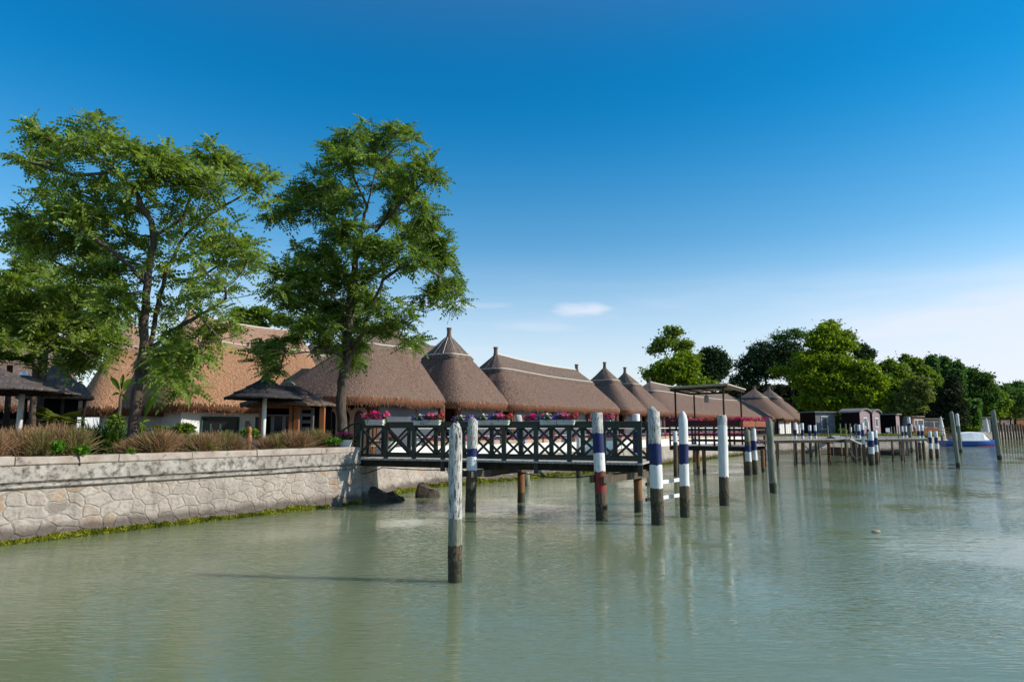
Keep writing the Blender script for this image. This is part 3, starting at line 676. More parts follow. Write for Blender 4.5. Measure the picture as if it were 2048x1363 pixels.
    cap = skin([ring(f, o, .04 if f > capf else -.05, .05) for f, o in zip(cl, offs)] + [[fr.p(rpt(e)[0], rpt(e)[1], (ring_z(fr, e, rpt, ze, zr, zr1, r0, r1, sag)) + .12) for e in E]], 'ridge_cap', cm)
    if cords:
        mbc = MB(); rr = ring(capf + .065, .17, .04, .05); mbc.tube(rr + [rr[0]], .035, n=5, cap=False)
        if strands and r1 < r0 + .5:
            rt = ring(.97, .14, .06, 0)
            for k in range(0, M_, 6):
                mbc.tube([rr[k], rr[k].lerp(rt[k], .5) + Vector((0, 0, .02)), rt[k]], .016, n=4, cap=False)
        if r1 > r0 + .5:
            top = [fr.p(r0 + (r1 - r0) * i / 16, rd, zr + (zr1 - zr) * i / 16 - sag * math.sin(math.pi * i / 16) + .13) for i in range(17)]
            mbc.tube(top, .06, n=6)
        mbc.build('binding_cord', M['cord'], root)
    if finials:
        for i, (r_, z_) in enumerate(((r0, zr), (r1, zr1))[:(2 if r1 > r0 + .5 else 1)]):
            mbf = MB(); mbf.lathe(fr.p(r_, rd, z_ - .25), [(finr * 1.5, 0), (finr * .95, .34), (finr * .8, .5), (finr * .85, .72), (finr * 1.08, .86), (.01, .86)], 12)
            mbf.build('finial', cm, root, smooth=False)
    return roof
def ring_z(fr, e, rpt, ze, zr, zr1, r0, r1, sag):
    a = rpt(e)[0]; ff = (a - r0) / (r1 - r0) if r1 > r0 + .01 else 0
    return zr + (zr1 - zr) * ff - sag * math.sin(math.pi * ff)
TH = (M['thatch'], M['thatch_cap'], M['thatch_edge']); THN = (M['thatch_new'], M['thatch_new_cap'], M['edge_new'])

RF = Fr((-7.1, 34.0), 33.5)
def bays(root, fr, s0, s1, d, z0, z1, curtains=False, bay=5.2, depth=5.0, colw=.42):
    n = max(1, round((s1 - s0) / bay))
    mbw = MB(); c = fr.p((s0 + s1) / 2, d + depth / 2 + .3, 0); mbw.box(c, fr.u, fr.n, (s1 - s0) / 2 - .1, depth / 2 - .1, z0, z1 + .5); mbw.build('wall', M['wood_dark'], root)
    mbb = MB(); mbb.box(fr.p((s0 + s1) / 2, d + .05, 0), fr.u, fr.n, (s1 - s0) / 2, .10, z0 - .1, z0 + .42); mbb.build('base_wall', M['wood_brown'], root)
    for i in range(n + 1):
        a = s0 + (s1 - s0) * i / n; a = min(max(a, s0 + colw / 2), s1 - colw / 2)
        mbc = MB(); mbc.box(fr.p(a - colw * .27, d - .02, 0), fr.u, fr.n, colw * .2, .09, z0, z1 + .2); mbc.box(fr.p(a + colw * .27, d - .02, 0), fr.u, fr.n, colw * .2, .09, z0, z1 + .2)
        mbc.box(fr.p(a, d + .03, 0), fr.u, fr.n, colw * .5, .05, z0, z1 + .21); mbc.build('column', M['wood_brown'], root)
    for i in range(n):
        a0 = s0 + (s1 - s0) * i / n + colw / 2; a1 = s0 + (s1 - s0) * (i + 1) / n - colw / 2
        mbg = MB(); mbg.box(fr.p((a0 + a1) / 2, d + .06, 0), fr.u, fr.n, (a1 - a0) / 2, .02, z0 + .42, z1)
        g = mbg.build('window', M['curtain'] if curtains else M['glass'], root)
        mbm = MB(); 
        for q in ((.33, .66) if curtains else (.6,)): mbm.box(fr.p(a0 + (a1 - a0) * q, d + .025, 0), fr.u, fr.n, .014, .014, z0 + .42, z1)
        mbm.box(fr.p((a0 + a1) / 2, d + .02, 0), fr.u, fr.n, (a1 - a0) / 2, .02, z0 + .42, z0 + .47)
        mbm.build('window_frame', M['wood_brown'], g)
def casone(label, s0, s1, D, zr, r0, r1, zr1=None, curt=None, sag=0, ze=4.35, ov=.9, left_ov=None, finr=.17, strands=False, back=None, d0=0, ex=7, capf=.64, bulge=1.10, dens=30):
    root = empty('thatched_building', RF.p((s0 + s1) / 2, D, 1.34), label, 'building', 'thatched restaurant wings on the quay')
    thatch_roof(root, RF, s0, s1, d0, d0 + (back or 2 * D), ze, zr, r0, r1, d0 + D, TH, zr1=zr1, sag=sag, finr=finr, M_=96 if r1 > r0 + 1 else 64, strands=strands, ex=ex, capf=capf, bulge=bulge, dens=dens)
    bays(root, RF, s0 + (ov if left_ov is None else left_ov), s1 - .25, d0 + ov, 1.35, ze - .38, curtains=bool(curt), depth=2 * D - 2)
    return root
b1 = casone('nearest dark brown thatched wing beside the tall tree, broad domed roof without a finial', -1.6, 7.2, 3.6, 8.9, 4.5, 5.5, sag=0, left_ov=2.75, finr=.001, ex=4.5, capf=.60, bulge=1.02, dens=75)
casone('steep thatched cone wing second from the tall tree, pale cords running down from its finial', 7.15, 13.2, 3.5, 8.75, 10.6, 10.6, strands=True, dens=70)
casone('long thatched wing between steep cones, a finial at each end of its sagging ridge', 13.15, 31.3, 3.5, 8.0, 16.0, 28.4, 7.7, sag=.12, dens=45)
casone('thatched cone wing just past the long roof, the taller of the middle pair', 31.25, 36.4, 3.5, 8.35, 34.0, 34.0)
casone('thatched cone wing just before the awning platform, the farther of the middle pair', 36.35, 42.4, 3.5, 8.2, 38.6, 38.6)
casone('very long thatched wing partly hidden behind the awning on poles', 42.35, 91, 4.5, 7.75, 47.4, 77, 7.75, sag=.25, curt=False, dens=12)
casone('far thatched cone wing with white curtains, left one of the farthest pair', 91, 103, 6, 9.5, 98.6, 98.6, curt=True, finr=.3, dens=0)
casone('farthest thatched cone wing at the end of the restaurant by the dark trees', 103, 114, 6, 10.0, 109.6, 109.6, curt=True, finr=.3, dens=0)
rt = empty('thatched_building', RF.p(9, 8.6, 1.34), 'dark thatched rear roof joining the domed wing and the first steep cone', 'building')
thatch_roof(rt, RF, 4.0, 19.5, 5.6, 12.4, 4.6, 8.9, 11.0, 16.6, 8.9, TH, finials=False, cords=False, M_=64)
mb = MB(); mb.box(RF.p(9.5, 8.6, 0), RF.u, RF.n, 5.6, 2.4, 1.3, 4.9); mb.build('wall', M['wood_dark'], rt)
# arched doors on the left face of the nearest wing
def arch_panel(root, P0, P1, z0, z1, narch, m_frame, m_glass, thick=.08):
    P0 = Vector(P0); P1 = Vector(P1); L_ = (P1 - P0).length; u = (P1 - P0) / L_; o = Vector((u.y, -u.x, 0)) * thick
    w = L_ / narch
    for k in range(narch):
        mbf = MB(); a0 = k * w; pad = w * .13; N_ = 10; zs = z1 - pad - (w / 2 - pad)
        outer = [(a0, z0), (a0, z1), (a0 + w, z1), (a0 + w, z0)]
        inner = [(a0 + pad, z0)] + [(a0 + w / 2 - (w / 2 - pad) * math.cos(math.pi * i / N_), zs + (w / 2 - pad) * math.sin(math.pi * i / N_)) for i in range(N_ + 1)] + [(a0 + w - pad, z0)]
        def P(a, z, f): q = P0 + u * a + o * f; return (q.x, q.y, z)
        # strip of quads between the opening and the outer rectangle
        ni = len(inner)
        def proj(i):
            a, z = inner[i]
            if i == 0: return (a0, z0)
            if i == ni - 1: return (a0 + w, z0)
            th = math.pi * (i - 1) / N_
            if th < math.pi / 4: return (a0, zs + (z1 - zs) * math.tan(th) if th > 0 else zs)
            if th > 3 * math.pi / 4: return (a0 + w, zs + (z1 - zs) * math.tan(math.pi - th) if th < math.pi else zs)
            return (a0 + w / 2 - (w / 2) / math.tan(th) if abs(th - math.pi / 2) > .01 else a0 + w / 2, z1)
        for i in range(ni - 1):
            A, B, C_, D_ = inner[i], inner[i + 1], proj(i + 1), proj(i)
            mbf.add([P(*A, 1), P(*B, 1), P(*C_, 1), P(*D_, 1), P(*A, 0), P(*B, 0), P(*C_, 0), P(*D_, 0)], [(0, 3, 2, 1), (4, 5, 6, 7), (0, 1, 5, 4), (2, 3, 7, 6)])
        d_ = mbf.build('arched_door', m_frame, root)
        mg = MB(); q0 = P0 + u * (a0 + pad) + o * .3; q1 = P0 + u * (a0 + w - pad) + o * .3
        mg.add([(q0.x, q0.y, z0), (q1.x, q1.y, z0), (q1.x, q1.y, z1 - pad * .7), (q0.x, q0.y, z1 - pad * .7)], [(0, 1, 2, 3)]); mg.build('pane', m_glass, d_)
arch_panel(b1, RF.p(1.05, 5.4, 0), RF.p(1.05, 1.15, 0), 1.36, 3.85, 4, M['beige'], M['glass_dark'])
mb = MB(); mb.box(RF.p(1.35, 3.4, 0), RF.u, RF.n, .12, 2.3, 1.36, 4.0); mb.build('side_wall', M['wood_dark'], b1)
mb = MB(); mb.box(RF.p(1.15, 1.0, 0), RF.u, RF.n, .14, .14, 1.34, 4.1); mb.build('corner_post', M['wood_brown'], b1)

# darker wing behind the nearest one
GF0 = Fr(atd(572, 800, 43)[:2], 50)
r_ = empty('thatched_building', GF0.p(4, 3.5, 1.8), 'shadowed dark thatched hut behind the grey umbrella, its roof half hidden by the tall tree', 'building')
thatch_roof(r_, GF0, -1.2, 8.5, 0, 8, 4.2, 9.2, 4.0, 4.6, 4, TH)
mb = MB(); mb.box(GF0.p(3.6, 4, 0), GF0.u, GF0.n, 3.8, 2.9, 1.3, 4.3); mb.build('wall', M['wood_dark'], r_)
# tan garden buildings
def garden_building(label, px0, px1, Y0, Y1, ze, D, ridges, zr, zr1=None, mats=THN, ov=.75, back=None, sag=0, wall='whitewash', ex=5, capf=.66, finr=.18):
    P0 = atd(px0, 855, Y0); P1 = atd(px1, 855, Y1); v = P1 - P0; fr = Fr(P0[:2], math.degrees(math.atan2(v.x, v.y))); L_ = math.hypot(v.x, v.y)
    root = empty('thatched_building', fr.p(L_ / 2, D, 1.86), label, 'building')
    thatch_roof(root, fr, 0, L_, 0, back or 2 * D, ze, zr, ridges[0] * L_, ridges[1] * L_, D, mats, zr1=zr1, sag=sag, ex=ex, capf=capf, finr=finr, dens=80)
    mb = MB(); mb.box(fr.p(L_ / 2, D, 0), fr.u, fr.n, L_ / 2 - ov * 1.7, D - ov, 1.2, ze - .3); mb.build('wall', M[wall], root)
    return root, fr, L_
bA, fA, LA = garden_building('tan thatched cottage with a pointed cap, directly behind the leaning tree trunk', 150, 390, 34.5, 37.5, 3.85, 4.2, (.42, .47), 8.6)
bB, fB, LB = garden_building('large tan thatched house with a long pale ridge and green framed windows in white wall', 315, 690, 33.2, 40.0, 4.0, 5.0, (.27, .93), 9.2, 8.8, sag=.2)
def wall_on(fr, ov, a, z): return fr.p(a, ov - .02, z)
def framed_window(root, fr, d, a0, a1, z0, z1, fm, gm, bars=3, proud=.05, fw_=.07):
    mb = MB(); 
    for (x0, x1, y0, y1) in ((a0, a0 + fw_, z0, z1), (a1 - fw_, a1, z0, z1), (a0 + fw_, a1 - fw_, z1 - fw_, z1), (a0 + fw_, a1 - fw_, z0, z0 + fw_)):
        mb.box(fr.p((x0 + x1) / 2, d - proud / 2, 0), fr.u, fr.n, (x1 - x0) / 2, proud, y0, y1)
    w = mb.build('window', M[fm], root)
    mg = MB(); mg.box(fr.p((a0 + a1) / 2, d - .006, 0), fr.u, fr.n, (a1 - a0) / 2 - fw_, .012, z0 + fw_, z1 - fw_); mg.build('pane', M[gm], w)
    if bars:
        mq = MB()
        for k in range(bars):
            a = a0 + (a1 - a0) * (k + 1) / (bars + 1); mq.box(fr.p(a, d - .03, 0), fr.u, fr.n, .045, .012, z0 + fw_, z0 + (z1 - z0) * .7)
        mq.build('window_bars', M['teal'], w)
def s_at_px(fr, d, px):
    O = fr.p(0, d, 0); r_ = (px - 1024) / F * .992 
    return (r_ * O.y - O.x) / (fr.u.x - r_ * fr.u.y)
framed_window(bB, fB, .75, s_at_px(fB, .7, 402), s_at_px(fB, .7, 478), 2.15, 3.38, 'teal', 'glass_dark')
framed_window(bB, fB, .75, s_at_px(fB, .7, 511), s_at_px(fB, .7, 560), 2.15, 3.38, 'teal', 'glass_dark')
def bulkhead(fr, d, px, z, label):
    a = s_at_px(fr, d, px); c = fr.p(a, d - .05, z); mb = MB(); pts = []
    mb.lathe((0, 0, 0), [(.01, -.16), (.10, -.13), (.15, -.05), (.16, .02), (.10, .12), (.01, .15)], 12)
    mb.v = [(c.x - fr.n.x * .08 + x * .95, c.y - fr.n.y * .08 + y * .6, c.z + zz) for x, y, zz in mb.v]
    mb.box((c.x, c.y, 0), fr.u, fr.n, .10, .05, c.z + .03, c.z + .22)
    mb.build('wall_lamp', M['lamp_metal'], label=label, cat='lamp')
bulkhead(fA, .75, 362, 2.95, 'round metal wall lamp on the shaded white wall right behind the green shrub')
bulkhead(fB, .75, 494, 2.95, 'round metal wall lamp on the white pier between the two green framed windows')
# left shaded big roof and small hut
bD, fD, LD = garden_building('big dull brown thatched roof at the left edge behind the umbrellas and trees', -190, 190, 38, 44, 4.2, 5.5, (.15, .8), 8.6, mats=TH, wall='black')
hut = empty('thatched_hut', atd(112, 790, 31)[:2] + (1.86,) if False else (atd(112, 790, 31).x, 31, 1.86), 'small conical thatched hut with a flared skirt and open dark front, left of the yucca', 'hut')
hb = Vector((atd(112, 790, 31).x, 31, 0)); s_ = mpp(31)
mb = MB(); mb.lathe((hb.x, hb.y, 0), [(.06, 5.75), (.25, 5.55), (.55, 5.1), (.95, 4.72), (1.02, 4.66)], 28); mb.build('roof', M['thatch_grey'], hut, smooth=True)
mb = MB(); mb.lathe((hb.x, hb.y, 0), [(.95, 4.85), (1.08, 4.74), (1.30, 4.45), (1.36, 4.28), (1.26, 4.22), (.9, 4.3)], 28); mb.build('roof_skirt', M['thatch_grey'], hut, smooth=True)
mb = MB(); mb.lathe((hb.x, hb.y, 0), [(1.2, 4.40), (1.45, 4.25), (1.52, 4.12), (1.42, 4.05), (.9, 4.15)], 28); mb.build('eave', M['thatch'], hut, smooth=True)
for k in range(6):
    a = k * math.pi / 3 + .3; mbp = MB(); mbp.tube([(hb.x + 1.15 * math.cos(a), hb.y + 1.15 * math.sin(a), 1.8), (hb.x + 1.15 * math.cos(a), hb.y + 1.15 * math.sin(a), 4.15)], .07, 8); mbp.build('post', M['wood_dark'], hut)
mb = MB(); mb.lathe((hb.x, hb.y, 0), [(.9, 1.8), (.9, 4.2)], 16); mb.build('wall', M['black'], hut)  # black drum behind the open front, painting in the shade inside

# ------------------------------------------------------------------ umbrellas and kiosk
def umbrella(label, px, Yd, y_apex, y_eave, hw, zbase=1.86, px_top=None, polecol='white', m='thatch_dark', rough=True):
    b = atd(px, 855, Yd); root = empty('thatched_umbrella', (b.x, b.y, zbase), label, 'umbrella', 'thatched umbrellas in the garden')
    za = atd(px, y_apex, Yd).z; zt = atd(px, y_eave, Yd).z; R_ = hw * mpp(Yd)
    mb = MB(); mb.tube([(b.x, b.y, zbase - .1), (b.x, b.y, (zbase + za) / 2), (b.x, b.y, za - .1)], .085, 12); mb.build('pole', M[polecol], root, smooth=True)
    tiers = ((.30, .0, 1.0), (.66, .42, .0), (1.0, .72, .0)); H = za - zt
    prev = 0
    for i, (r0, r1, z0, z1) in enumerate(((.03, .48, 1.0, .50), (.34, .78, .60, .24), (.62, 1.0, .34, .02))):
        mbt = MB(); n = 40; prof = [(r0, z0), (r0 + (r1 - r0) * .35, z0 + (z1 - z0) * .42), (r0 + (r1 - r0) * .7, z0 + (z1 - z0) * .76), (r1, z1), (r1 - .02, z1 - .09), (r0 + .05, z0 - .16)]
        for q, (r_, z_) in enumerate(prof):
            for k in range(n):
                t = 2 * math.pi * k / n; w = 1 + .03 * mnoise.noise(Vector((k * .9, i * 5, 1))) * (q > 1); oct_ = 1 / math.cos(((t + .39) % (math.pi / 4)) - math.pi / 8) * .96
                rr = r_ * R_ * w * oct_; mbt.v.append((b.x + rr * math.cos(t), b.y + rr * math.sin(t), zt + z_ * H + .05 * mnoise.noise(Vector((k * 1.3, q, i))) * (q in (3, 4))))
        for q in range(len(prof) - 1):
            for k in range(n): mbt.f.append((q * n + k, q * n + (k + 1) % n, (q + 1) * n + (k + 1) % n, (q + 1) * n + k)); mbt.m.append(0)
        mbt.build('thatch_tier', M[m], root, smooth=True)
    mbc = MB(); mbc.lathe((b.x, b.y, za - .06), [(.20, -.06), (.17, .02), (.08, .10), (.01, .15)], 14); mbc.build('cap', M['zinc'] if polecol == 'white' and m == 'thatch_dark' else M['white'], root, smooth=True)
    # ribs
    for k in range(8):
        t = 2 * math.pi * k / 8 + .2; mbr = MB(); mbr.tube([(b.x + .08 * math.cos(t), b.y + .08 * math.sin(t), za - .45), (b.x + R_ * .92 * math.cos(t), b.y + R_ * .92 * math.sin(t), zt - .04)], .025, 5); mbr.build('rib', M['wood_dark'], root)
    return root
umbrella('dark three tiered thatched umbrella on a white pole in front of the wooden kiosk', 527, 27, 752, 796, 76)
umbrella('grey thatched umbrella with a white cap on a white pole at the left edge', 38, 22, 746, 786, 100, m='thatch_grey')
umbrella('grey thatched umbrella cut by the left edge of the picture, its pole out of sight', -42, 19, 722, 778, 128, m='thatch_grey')
kb = Vector((atd(578, 855, 30).x, 30, 0))
kiosk = empty('wooden_kiosk', (kb.x, kb.y, 1.86), 'open wooden kiosk with a shaggy dark thatched roof on orange posts', 'kiosk')
for i, prof in enumerate((((.1, 4.75), (.45, 4.55), (.95, 4.30), (.93, 4.22)), ((.7, 4.40), (1.1, 4.20), (1.5, 4.02), (1.48, 3.93)), ((1.2, 4.15), (1.65, 3.98), (2.06, 3.80), (2.02, 3.70), (1.3, 3.82)))):
    mb = MB(); mb.lathe((kb.x, kb.y, 0), prof, 34); mb.v = [(x + .07 * mnoise.noise(Vector((x * 3, y * 3, z))), y, z + .08 * mnoise.noise(Vector((x * 4, y * 4, z)))) for x, y, z in mb.v]
    mb.build('thatch_tier', M['thatch_dark'] if i < 2 else M['thatch'], kiosk, smooth=True)
mb = MB(); mb.lathe((kb.x, kb.y, 4.75), [(.2, -.05), (.1, .06), (.01, .1)], 12); mb.build('cap', M['zinc'], kiosk)
for px in (524, 582, 593, 644):
    p_ = atd(px, 855, 29 if px < 640 else 29.3); mb = MB(); mb.box((p_.x, p_.y, 0), (1, 0), (0, 1), .10 if px != 582 else .075, .10, 1.86, 3.86); mb.build('post', M['wood_orange'], kiosk)
mb = MB(); mb.box((kb.x - .1, 29.02, 0), (1, 0), (0, 1), 1.25, .06, 3.62, 3.76); mb.build('beam', M['wood_orange'], kiosk)
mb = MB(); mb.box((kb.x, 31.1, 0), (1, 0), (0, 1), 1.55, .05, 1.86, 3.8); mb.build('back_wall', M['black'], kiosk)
mb = MB(); p0 = atd(532, 855, 29.3).x; p1 = atd(577, 855, 29.3).x; mb.box(((p0 + p1) / 2, 29.3, 0), (1, 0), (0, 1), (p1 - p0) / 2, .03, 1.95, 3.30); sp = mb.build('screen_panel', M['glass_dark'], kiosk)
mb = MB()
for a, b_, z0, z1 in ((p0, p1, 3.30, 3.36), (p0, p1, 1.9, 1.96)): mb.box(((a + b_) / 2, 29.28, 0), (1, 0), (0, 1), (b_ - a) / 2, .05, z0, z1)
for px in (545, 568): q = atd(px, 855, 29.26).x; mb.box((q, 29.26, 0), (1, 0), (0, 1), .07, .02, 1.97, 3.29)
mb.build('screen_frame', M['grey_boards'], kiosk)
p0 = atd(598, 855, 29.5).x; p1 = atd(626, 855, 29.5).x; mb = MB()
mb.box((p0 + .04, 29.5, 0), (1, 0), (0, 1), .06, .03, 2.1, 3.66); mb.box((p1 - .04, 29.5, 0), (1, 0), (0, 1), .06, .03, 2.1, 3.66)
for k in range(6): z = 2.14 + k * .285; mb.box(((p0 + p1) / 2, 29.5, 0), (1, 0), (0, 1), (p1 - p0) / 2 - .1, .02, z, z + .13)
mb.build('louvred_door', M['grey_boards'], kiosk)
mb = MB(); mb.box(((p0 + p1) / 2, 29.2, 0), (1, 0), (0, 1), 1.15, .12, 1.86, 2.1); mb.build('plinth', M['wood_brown'], kiosk)

# ------------------------------------------------------------------ trees in the garden
T1paths = [
 [(262, 890, 0), (268, 840, 0), (278, 780, 0), (288, 700, .1), (288, 640, .1), (292, 590, 0), (296, 550, 0), (302, 510, 0), (310, 470, -.1)],
 [(284, 745, 0), (300, 690, .3), (312, 630, .5), (325, 570, .6), (338, 525, .6), (358, 490, .5), (388, 445, .4), (402, 395, .3)],
 [(310, 470, -.1), (302, 440, -.4), (285, 415, -.6), (262, 375, -.8), (225, 340, -1), (180, 310, -1.1)],
 [(312, 465, 0), (340, 455, .4), (368, 430, .8), (385, 385, 1), (402, 360, 1)],
 [(310, 465, 0), (322, 440, -.4), (335, 405, -.6)],
 [(375, 465, .4), (420, 430, .2), (470, 400, 0), (515, 375, 0)],
 [(262, 378, -.8), (215, 320, -.2), (190, 270, 0)],
 [(290, 565, 0), (262, 530, -.5), (215, 495, -1), (160, 460, -1.2), (110, 440, -1.2)],
 [(292, 640, 0), (255, 600, .8), (190, 560, 1.3), (120, 530, 1.6), (60, 500, 1.6)],
 [(330, 555, .6), (370, 560, 1), (420, 545, 1.2), (470, 500, 1.3)],
 [(300, 700, .3), (335, 665, -.4), (400, 630, -.9), (450, 600, -1.1), (520, 585, -1.2)],
 [(290, 640, .1), (262, 600, .1), (240, 570, .1)],
 [(225, 345, -1), (150, 350, -1), (80, 330, -1)],
 [(400, 632, -.9), (440, 680, -.9), (500, 660, -.9)]]
T1blobs = [(60, 250, 26, 12), (95, 265, 26, 14), (185, 245, 34, 22), (110, 290, 42, 18), (165, 285, 50, 24), (60, 320, 36, 14), (120, 325, 40, 14), (230, 285, 46, 24),
 (280, 310, 50, 24), (335, 320, 40, 24), (320, 350, 60, 24), (420, 310, 34, 22), (450, 335, 46, 24), (385, 355, 50, 22), (500, 350, 30, 18), (533, 352, 20, 16), (520, 398, 20, 10), (425, 375, 44, 20),
 (210, 370, 50, 18), (270, 375, 40, 18), (115, 360, 34, 10), (110, 385, 44, 14), (180, 405, 50, 18), (250, 420, 50, 18), (60, 435, 48, 16), (130, 430, 46, 20), (190, 440, 40, 20),
 (40, 475, 44, 22), (100, 480, 60, 24), (175, 490, 54, 26), (250, 475, 36, 22), (345, 420, 36, 16), (330, 470, 24, 12), (405, 440, 34, 14), (455, 455, 34, 14), (425, 485, 40, 16), (485, 490, 34, 22), (505, 520, 20, 12),
 (395, 515, 34, 14), (460, 530, 34, 12), (240, 530, 46, 24), (180, 540, 50, 26), (330, 520, 30, 14), (400, 560, 34, 16), (390, 590, 30, 12), (440, 575, 28, 12), (245, 580, 44, 24), (220, 620, 36, 24),
 (340, 620, 26, 18), (350, 665, 30, 22), (335, 705, 36, 24), (330, 745, 32, 20), (365, 740, 30, 22), (365, 775, 26, 16), (395, 700, 26, 20), (410, 660, 30, 18), (455, 650, 30, 14), (440, 625, 26, 10)]
tb = atd(262, 888, 21.0)
pinnate_tree('ailanthus_tree', (tb.x, 21.0, 1.86), 21.0, T1paths, T1blobs, 500, 8, .57, 'ailanthus_leaf', 'tall spreading tree with a leaning forked grey trunk and feathery leaves', .0135, .27, jy=1.6)
T2paths = [
 [(687, 872, 0), (683, 810, 0), (685, 765, 0), (694, 715, 0), (697, 650, 0), (703, 580, 0), (712, 510, 0), (722, 455, 0), (738, 400, .2), (752, 340, .2), (756, 300, .2)],
 [(696, 715, 0), (725, 665, -.5), (742, 620, -.7), (765, 560, -1), (800, 535, -1.2), (850, 530, -1.3), (890, 560, -1.4)],
 [(705, 580, 0), (745, 550, .8), (790, 525, 1.2), (840, 500, 1.4), (880, 470, 1.5)],
 [(715, 490, 0), (680, 455, -.8), (640, 435, -1.2), (585, 445, -1.5)],
 [(722, 455, 0), (765, 450, .7), (790, 400, 1), (815, 360, 1.2)],
 [(745, 470, .5), (780, 430, -.6), (830, 380, -.9), (865, 350, -1)],
 [(752, 335, .2), (790, 295, 0), (830, 275, 0)],
 [(735, 410, .2), (710, 360, -.6), (690, 310, -.8)],
 [(700, 620, 0), (660, 590, -.9), (610, 570, -1.3), (560, 560, -1.6)],
 [(697, 650, 0), (655, 640, .8), (600, 620, 1.2), (560, 600, 1.4)],
 [(694, 715, 0), (650, 700, -1.2), (590, 705, -1.9), (540, 700, -2.2)],
 [(890, 560, -1.4), (915, 590, -1.5)],
 [(725, 665, -.5), (770, 665, -.7), (815, 680, -.8)]]
T2blobs = [(695, 265, 26, 12), (735, 262, 30, 12), (790, 260, 36, 12), (820, 272, 24, 10), (695, 290, 34, 14), (755, 285, 40, 14), (665, 300, 24, 12), (675, 325, 36, 14), (720, 315, 30, 16), (770, 320, 30, 14),
 (845, 325, 30, 12), (815, 340, 44, 18), (865, 345, 24, 14), (640, 350, 30, 12), (620, 375, 44, 14), (600, 395, 44, 16), (570, 415, 40, 14), (545, 435, 22, 10), (660, 385, 46, 18), (700, 400, 30, 16), (780, 370, 40, 18), (820, 390, 40, 18), (850, 410, 24, 14),
 (640, 425, 40, 14), (700, 445, 34, 14), (790, 440, 30, 12), (860, 440, 26, 20), (830, 470, 40, 20), (875, 480, 30, 20), (660, 470, 44, 16), (720, 490, 50, 18), (610, 510, 40, 16), (660, 515, 50, 20), (780, 500, 44, 20), (885, 520, 30, 24), (840, 520, 34, 16),
 (570, 540, 40, 20), (620, 555, 48, 22), (680, 560, 40, 22), (740, 540, 34, 16), (560, 580, 30, 22), (600, 600, 44, 22), (660, 610, 48, 22), (730, 600, 44, 24), (900, 570, 26, 16), (870, 580, 30, 14), (850, 600, 24, 12), (915, 605, 20, 12),
 (780, 620, 34, 20), (820, 640, 24, 14), (700, 650, 46, 22), (760, 655, 34, 12), (640, 650, 44, 20), (600, 645, 30, 16), (700, 690, 30, 20), (640, 690, 34, 14), (825, 685, 22, 12), (705, 725, 22, 12),
 (575, 675, 30, 14), (540, 690, 34, 16), (520, 715, 26, 14), (545, 735, 22, 12)]
tb = atd(687, 872, 28.0)
pinnate_tree('ailanthus_tree', (tb.x, 28.0, 1.6), 28.0, T2paths, T2blobs, 640, 10, .60, 'ailanthus_leaf_dark', 'tall upright tree with a straight trunk and dark feathery leaves beside the footbridge', .015, .28, jy=1.9)
T3paths = [[(68, 790, 0), (72, 740, 0), (70, 690, 0), (75, 640, 0), (95, 600, 0)], [(72, 700, 0), (120, 670, -.6), (170, 650, -.8)], [(74, 650, 0), (40, 600, .4), (10, 560, .6)], [(120, 670, -.6), (160, 700, -.8), (190, 720, -.8)], [(70, 690, 0), (30, 680, -.5), (0, 650, -.6)]]
T3blobs = [(20, 560, 34, 18), (60, 545, 44, 20), (20, 600, 40, 20), (80, 590, 44, 22), (140, 580, 46, 22), (190, 600, 36, 22), (40, 640, 44, 20), (110, 635, 48, 22), (170, 650, 44, 22), (60, 670, 40, 16), (150, 690, 44, 22), (200, 690, 34, 22), (180, 725, 34, 14), (20, 690, 30, 14), (215, 660, 28, 20), (10, 640, 30, 16), (130, 720, 30, 10), (60, 505, 40, 14), (-20, 620, 40, 40)]
tb = atd(68, 800, 25.0)
pinnate_tree('ailanthus_tree', (tb.x, 25.0, 1.86), 25.0, T3paths, T3blobs, 300, 9, .58, 'ailanthus_leaf', 'lower leafy tree with a thin dark trunk at the left edge, behind the umbrellas', .012, .15, jy=1.5)
# palm with dead skirt behind it
def palm(name, px, py, Yd, zb, n, L_, green, dead, label, trunk_r=.16, dead_n=0):
    c = atd(px, py, Yd); root = empty(name, (c.x, c.y, zb), label, 'palm tree')
    mb = MB(); mb.tube([(c.x, c.y, zb - .2), (c.x + .05, c.y, (zb + c.z) / 2), (c.x, c.y, c.z)], [trunk_r * 1.2, trunk_r, trunk_r], 10, jit=.15); mb.build('trunk', M['bark2'], root)
    for nm, cnt, m, lo, hi in (('crown', n, green, -.1, .9), ('dead_fronds', dead_n, dead, -1.6, -.6)):
        if not cnt: continue
        V = []
        for i in range(cnt):
            a = rnd.random() * 6.283; d = np.array([math.cos(a), math.sin(a), rnd.uniform(lo, hi)]); d /= np.linalg.norm(d); base = np.array(c[:]) + d * .1; hub = base + d * L_ * .45
            sd_ = np.cross(d, [0, 0, 1.]); sd_ /= np.linalg.norm(sd_) + 1e-6; up = np.cross(sd_, d)
            V.append(np.array([base - sd_ * .015, base + sd_ * .015, hub + sd_ * .01, hub - sd_ * .01]))
            for k in range(15):
                an = (k / 14 - .5) * 3.6; e_ = d * math.cos(an) + sd_ * math.sin(an); l = L_ * .55 * (1 - .2 * abs(k / 14 - .5)); tip = hub + e_ * l - np.array([0, 0, .12 * l]); mid = hub + e_ * l * .55; w = np.cross(e_, up) * .028
                V.append(np.array([hub, mid - w, tip, mid + w]))
        np_mesh(nm, np.concatenate(V), 4, M[m], root)
    return root
palm('palm_tree', 95, 575, 29, 1.86, 26, 1.6, 'yucca_leaf', 'palm_dead', 'palm tree with a skirt of dry brown fronds among the leaves at the left', .2, 22)
